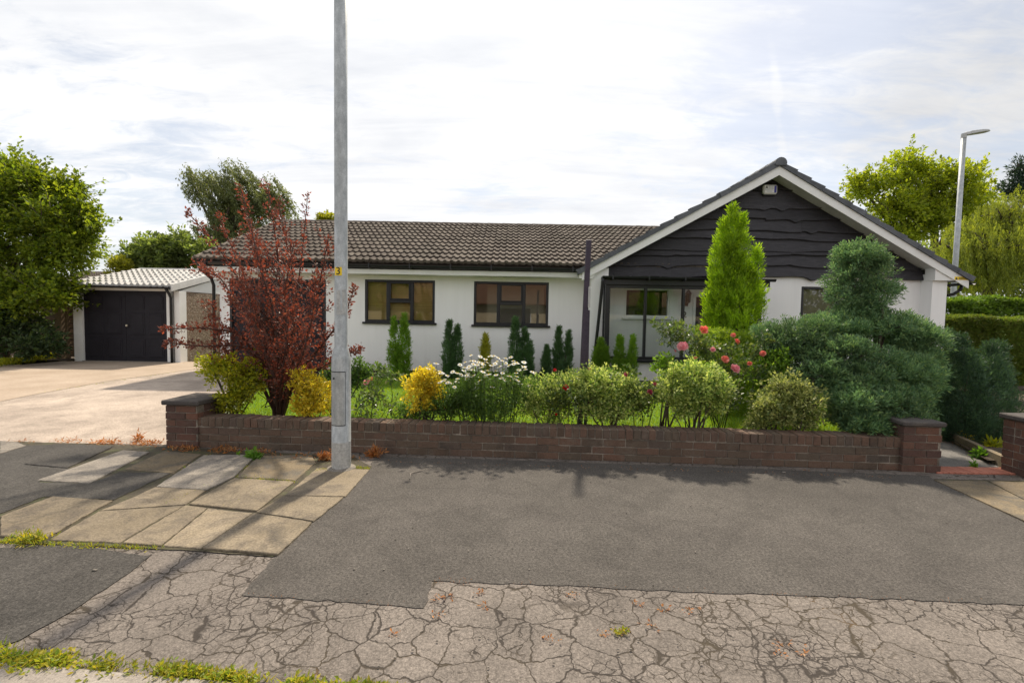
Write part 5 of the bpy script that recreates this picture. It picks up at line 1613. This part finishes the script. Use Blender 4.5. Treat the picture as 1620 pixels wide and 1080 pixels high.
def wall_conifer(label, px, ys, Y, hw, mat, seed):
    b = gb(px, Y); z0 = b[2]; cones = []
    for (dx, py, w_) in ys:
        ztop = A(px + dx, py, Y)[2]; cones.append((dx * Y / FPX, r.normal() * .04, -.02, ztop - z0, w_ * .8 * Y / FPX))
    conifer('dwarf_conifer', label, b, cones, mat, 240 * len(cones), 22, .12, .03, .055, .011, 'young conifers along the house wall', seed=seed)


wall_conifer('bright green twin-topped dwarf conifer below the left white-wall window', 632, [(-9, 503, 10), (7, 497, 12), (-3, 556, 14)], 10.2, 20, 'thuja_green', 51)
wall_conifer('blue-green twin-topped dwarf conifer between the two wall windows', 715, [(-5, 508, 11), (8, 515, 10), (0, 562, 15)], 10.2, 18, 'thuja_dark', 52)
wall_conifer('small golden dwarf conifer behind the daisies', 767, [(0, 530, 10)], 10.2, 10, 'thuja_yellow', 53)
wall_conifer('broad blue-green dwarf conifer with three tops below the right wall window', 820, [(-6, 503, 12), (9, 520, 12), (17, 540, 9), (0, 560, 19)], 10.1, 22, 'thuja_dark', 54)
wall_conifer('smallest single-topped blue-green dwarf conifer right of the wall windows', 864, [(0, 548, 8)], 10.2, 8, 'thuja_dark', 55)
wall_conifer('blue-green dwarf conifer of two equal spires just left of the sign post', 889, [(-6, 518, 9), (9, 524, 8), (0, 572, 14)], 10.2, 16, 'thuja_dark', 56)
wall_conifer('bushy green dwarf conifer at the porch drainpipe', 949, [(0, 536, 11), (-6, 550, 9), (7, 550, 9)], 9.6, 14, 'thuja_green', 57)
wall_conifer('green dwarf conifer of two spires in front of the porch glass', 988, [(-8, 532, 10), (11, 532, 8), (0, 572, 16)], 9.4, 18, 'thuja_green', 58)

# big blue-green conifer
JL = [L(1362, 442, 5.95, 52, 44, .36), L(1364, 472, 5.9, 48, 36, .36), L(1360, 408, 5.95, 32, 30, .25), L(1356, 498, 5.9, 36, 22, .3), L(1340, 520, 5.9, 46, 34, .4), L(1250, 536, 5.8, 54, 34, .36), L(1440, 538, 5.7, 40, 24, .3), L(1285, 568, 5.6, 46, 36, .3), L(1300, 525, 5.8, 42, 28, .35), L(1400, 525, 5.75, 52, 34, .4), L(1447, 545, 5.7, 40, 34, .35), L(1330, 570, 5.4, 44, 36, .3), L(1290, 600, 5.3, 46, 36, .3),
      L(1385, 590, 5.3, 56, 40, .33), L(1440, 600, 5.35, 34, 40, .3), L(1452, 572, 5.5, 20, 24, .2), L(1355, 640, 5.0, 46, 30, .26), L(1425, 645, 5.0, 50, 36, .26), L(1385, 676, 4.86, 46, 20, .2), L(1440, 672, 4.9, 36, 20, .2), L(1345, 670, 4.95, 30, 16, .2), L(1225, 565, 5.7, 26, 30, .25), L(1340, 610, 5.2, 40, 30, .25)]
r = np.random.default_rng(91)
jb = gb(1370, 5.6)
jt = thing('blue_conifer', 'large irregular blue-green conifer with a ball top, overhanging the right end of the wall', 'conifer', jb)
mb, st = MB(), MB()
lb = []
for l in JL:
    l = np.array(l); vol = (l[3] * l[4] * l[5]) ** (1 / 3)
    for d in rdir(int(7 + 16 * vol), r):
        if d[2] < -.45: continue
        q = r.uniform(.11, .19)
        lb.append(np.concatenate([l[:3] + d * np.maximum(l[3:] - q * .75, .02), [q, q, q * .72]]))
lb = np.array(lb)
C, o = sample(lb, 11500, .8, .2, r)
k = o[:, 2] > -.35 + .3 * r.random(len(C)); C, o = C[k], o[k]
C2, o2 = sample(JL, 2600, .15, .2, r); C2 = np.array(C2) ; C = np.concatenate([C, C2]); o = np.concatenate([o, o2])
D = norm(o + .35 * UP + .35 * r.normal(size=C.shape))
sprigs(mb, C, D, 22, .11, .034, .037, .010, .6, .25, .3, r, .5)
mb.build('foliage', LF['juniper'], jt)
limb(st, np.array(jb) - UP * .05, A(1362, 455, 5.9), .06, .02, .03, 8, 8, r)
for l in JL:
    hub = np.array(jb) + UP * (min(l[2], 1.2) * .55); limb(st, hub, l[:3], .022, .008, .1, 5, 5, r)
    for d in rdir(9, r): limb(st, l[:3], np.array(l[:3]) + d * np.array(l[3:]) * .85, .007, .003, .1, 4, 4, r)
st.build('trunk', M['bark'], jt)

yb = (5.72, 6.0, .0)
conifer('dark_conifer', 'dark blue-green upright conifer bush beside the path, right of the wall', yb, [(-.27, -.05, 0, 1.34, .27), (0, .05, 0, 1.28, .30), (.15, -.2, 0, 1.2, .28), (-.15, -.25, 0, 1.1, .3), (.46, .0, 0, 1.22, .20), (-.44, -.1, 0, 1.1, .22), (.3, -.1, 0, 1.0, .26)], 'yew', 2600, 22, .14, .05, .036, .009, seed=15, up=1.0, out=.5)

# hedges
hedge('hedge', 'brown-green clipped hedge at the right corner of the house', 10.2, 12.15, 11.0, 11.9, 0, 1.60, 'hedge_brown', 4200, 16, .11, .06, .05, .022, 9, .03)
hedge('hedge', 'longer bright green hedge behind the brown-green one, at the right edge', 10.2, 19, 12.4, 13.2, 0, 2.08, 'hedge_green', 8500, 13, .15, .08, .09, .045, 10, .04)

# ================================================================== TREES
tree('tree', 'big leafy green tree at the left edge, standing over the fence and garage', 'tree', (-14.0, 13.0, 0), (-13.8, 13.0, 1.7),
     [L(28, 298, 13, 52, 52, 1.0), L(85, 345, 13, 52, 48, 1.0), L(15, 390, 12.8, 62, 66, 1.1), L(98, 410, 12.8, 46, 40, .8), L(128, 375, 13, 28, 34, .6), L(62, 462, 12.4, 52, 44, .9), L(140, 345, 13.1, 16, 20, .4), L(-60, 330, 13, 60, 80, 1.1), L(110, 300, 13.2, 20, 24, .4), L(10, 480, 12.3, 46, 40, .7)],
     2100, 22, .42, .12, .095, .062, 'sycamore_left', .13, up=.35, seed=71, shell=.5, flat=.7, spikes=420)
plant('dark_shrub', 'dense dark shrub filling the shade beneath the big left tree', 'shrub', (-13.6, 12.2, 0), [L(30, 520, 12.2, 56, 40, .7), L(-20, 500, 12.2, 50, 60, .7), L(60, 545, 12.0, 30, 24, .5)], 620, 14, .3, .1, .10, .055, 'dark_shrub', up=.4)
r = np.random.default_rng(15)
m = MB(); x = r.uniform(0, 1, 700); p = np.outer(1 - x, G(-20, 582)) + np.outer(x, G(92, 566)) + r.normal(size=(700, 3)) * (.12, .16, 0); p[:, 2] = .03 + .1 * r.random(700)
sprigs(m, p, norm(UP + .6 * r.normal(size=p.shape)), 4, .1, .05, .06, .025, .7, .4, .5, r)
struct(m.build('ground_cover', LF['golden_green']), 'stuff')

tree('birch_tree', 'tall wispy birch blown to the right, behind the garage and wing roof', 'tree', (-18.6, 30, 0), (-18.2, 30, 5.5),
     [L(325, 290, 30, 36, 26, 1.5), L(345, 330, 30, 42, 34, 1.6), L(385, 285, 30, 44, 28, 1.5), L(405, 320, 30, 40, 34, 1.5), L(432, 310, 30, 26, 24, 1.2), L(372, 360, 30, 50, 28, 1.5), L(300, 275, 30, 16, 10, .6), L(320, 365, 30, 25, 20, 1)],
     430, 15, .7, .13, .15, .06, 'birch', .18, up=.6, drift=(.3, 0, .2), seed=72, shell=.45, sub=6, flat=.3, ang=.4, hang=(6, 1.4, (.5, 0, -.9)))
tree('tree', 'low round green tree behind the garage, left of the birch', 'tree', (-18.6, 25, 0), (-18.5, 25, 2),
     [L(245, 395, 25, 52, 26, 1.3), L(210, 405, 25, 26, 22, 1), L(292, 398, 25, 34, 30, 1.2), L(250, 425, 25, 60, 20, 1.3), L(330, 410, 25, 30, 24, 1)],
     620, 18, .55, .2, .2, .12, 'far_green', .14, seed=73, shell=.4)
tree('yellow_shrub', 'small yellow-green bushy tree peeping over the garage ridge', 'tree', (-19.5, 23.5, 0), (-19.5, 23.5, 1.5),
     [L(188, 425, 23.5, 18, 20, .6)], 150, 16, .3, .12, .13, .07, 'yellow_far', .06, seed=74)
tree('tree', 'tip of a green tree peeping over the ridge right of the near lamp post', 'tree', (-10.2, 27, 0), (-10.2, 27, 3.5), [L(517, 352, 27, 20, 12, .6)], 90, 14, .4, .15, .17, .09, 'yellow_far', .08, seed=75)
tree('tree', 'spreading yellow-green tree behind the right slope of the gable', 'tree', (27.0, 31, 0), (26.9, 31, 4.2),
     [L(1368, 300, 31, 38, 26, 1.6), L(1440, 280, 31, 50, 34, 1.8), L(1500, 295, 31, 46, 34, 1.8), L(1548, 315, 31, 34, 30, 1.5), L(1405, 335, 31, 52, 30, 1.7), L(1480, 340, 31, 56, 34, 1.8), L(1545, 360, 31, 36, 28, 1.4), L(1430, 375, 31, 44, 24, 1.3)],
     820, 36, .8, .28, .19, .12, 'sycamore', .25, up=.4, seed=76, shell=.45, spikes=140)
tree('willow_tree', 'weeping yellow-green willow behind the hedge at the right edge', 'tree', (20.5, 20.5, 0), (20.4, 20.5, 3.5),
     [L(1540, 370, 20, 50, 26, 1.4), L(1600, 330, 20.5, 46, 36, 1.5), L(1650, 340, 21, 60, 50, 1.6), L(1508, 395, 19.6, 34, 22, 1.0), L(1580, 390, 19.5, 50, 40, 1.4), L(1570, 345, 20.5, 36, 26, 1.0)],
     760, 20, .36, .05, .12, .024, 'willow', .3, up=.4, seed=77, hang=(6, 2.1, (.12, 0, -1.0)), zmin=1.6, sub=7, ang=.3, jit=.2)
tree('pine_tree', 'dark pine top at the far right edge above the willow', 'tree', (47, 43, 0), (47, 43, 10), [L(1612, 265, 43, 12, 14, .7), L(1605, 290, 43, 18, 10, .9), L(1622, 282, 43, 20, 14, .9), L(1600, 305, 43, 16, 8, .8), L(1625, 310, 43, 26, 12, 1.0)], 170, 16, .7, .3, .35, .09, 'pine', .3, seed=78)
tree('tree', 'dark green tree mass behind the willow, seen low between hedge and gable', 'tree', (22.5, 25, 0), (22.4, 25, 3), [L(1530, 430, 25, 50, 40, 1.6), L(1590, 440, 25, 60, 50, 1.6), L(1660, 420, 25, 60, 70, 1.6), L(1470, 420, 25, 50, 30, 1.5)], 700, 17, .6, .25, .22, .12, 'far_green', .2, seed=79)

# little weeds
def weed(label, px, py, n_, h, w_, mat, spread, seed, name='weed'):
    r = np.random.default_rng(seed); b = G(px, py); b[2] = .006
    m = MB(); C = np.repeat(b[None], n_, 0) + r.normal(size=(n_, 3)) * (spread, spread * .5, 0)
    C[:, 2] = .006 + abs(r.normal(size=n_)) * h * .35
    sprigs(m, C, norm(UP * .8 + .7 * r.normal(size=C.shape)), 5, h * .6, spread * .3, h * .55, w_, .6, .4, .5, r)
    o = m.build(name, LF[mat], loc=b); tag(o, label, 'weed')


weed('bushy green weed growing between slabs near the left wall pier', 400, 726, 60, .075, .016, 'weed_green', .04, 1)
weed('yellow-green grass tuft at the lower left end of the slabs', 50, 858, 70, .06, .008, 'weed', .05, 2)
weed('orange dried weed at the wall foot right of the near lamp post', 592, 722, 50, .09, .014, 'dry', .03, 3)
weed('orange dried weed at the wall foot left of the near lamp post', 514, 728, 50, .08, .014, 'dry', .03, 4)
weed('thin reddish seedling at the edge of the drive', 222, 697, 18, .11, .01, 'dry', .018, 5)
weed('yellow-green weed under the dark conifer beside the left pier', 1497, 690, 36, .12, .022, 'golden_green', .04, 6)
weed('golden leafy weed under the middle of the dark conifer', 1528, 700, 36, .12, .022, 'golden', .04, 7)
weed('green leafy weed on the path beside the kerb', 1552, 726, 40, .11, .022, 'weed_green', .03, 8)
weed('pale leafy weed behind the kerb near the right brick pier', 1568, 712, 40, .13, .024, 'golden_green', .04, 9)
weed('small green seedling at the brick threshold of the path', 1541, 740, 14, .07, .014, 'weed_green', .015, 10)
weed('tiny yellow weed in the cracked tarmac', 985, 1003, 16, .03, .008, 'weed', .02, 11)
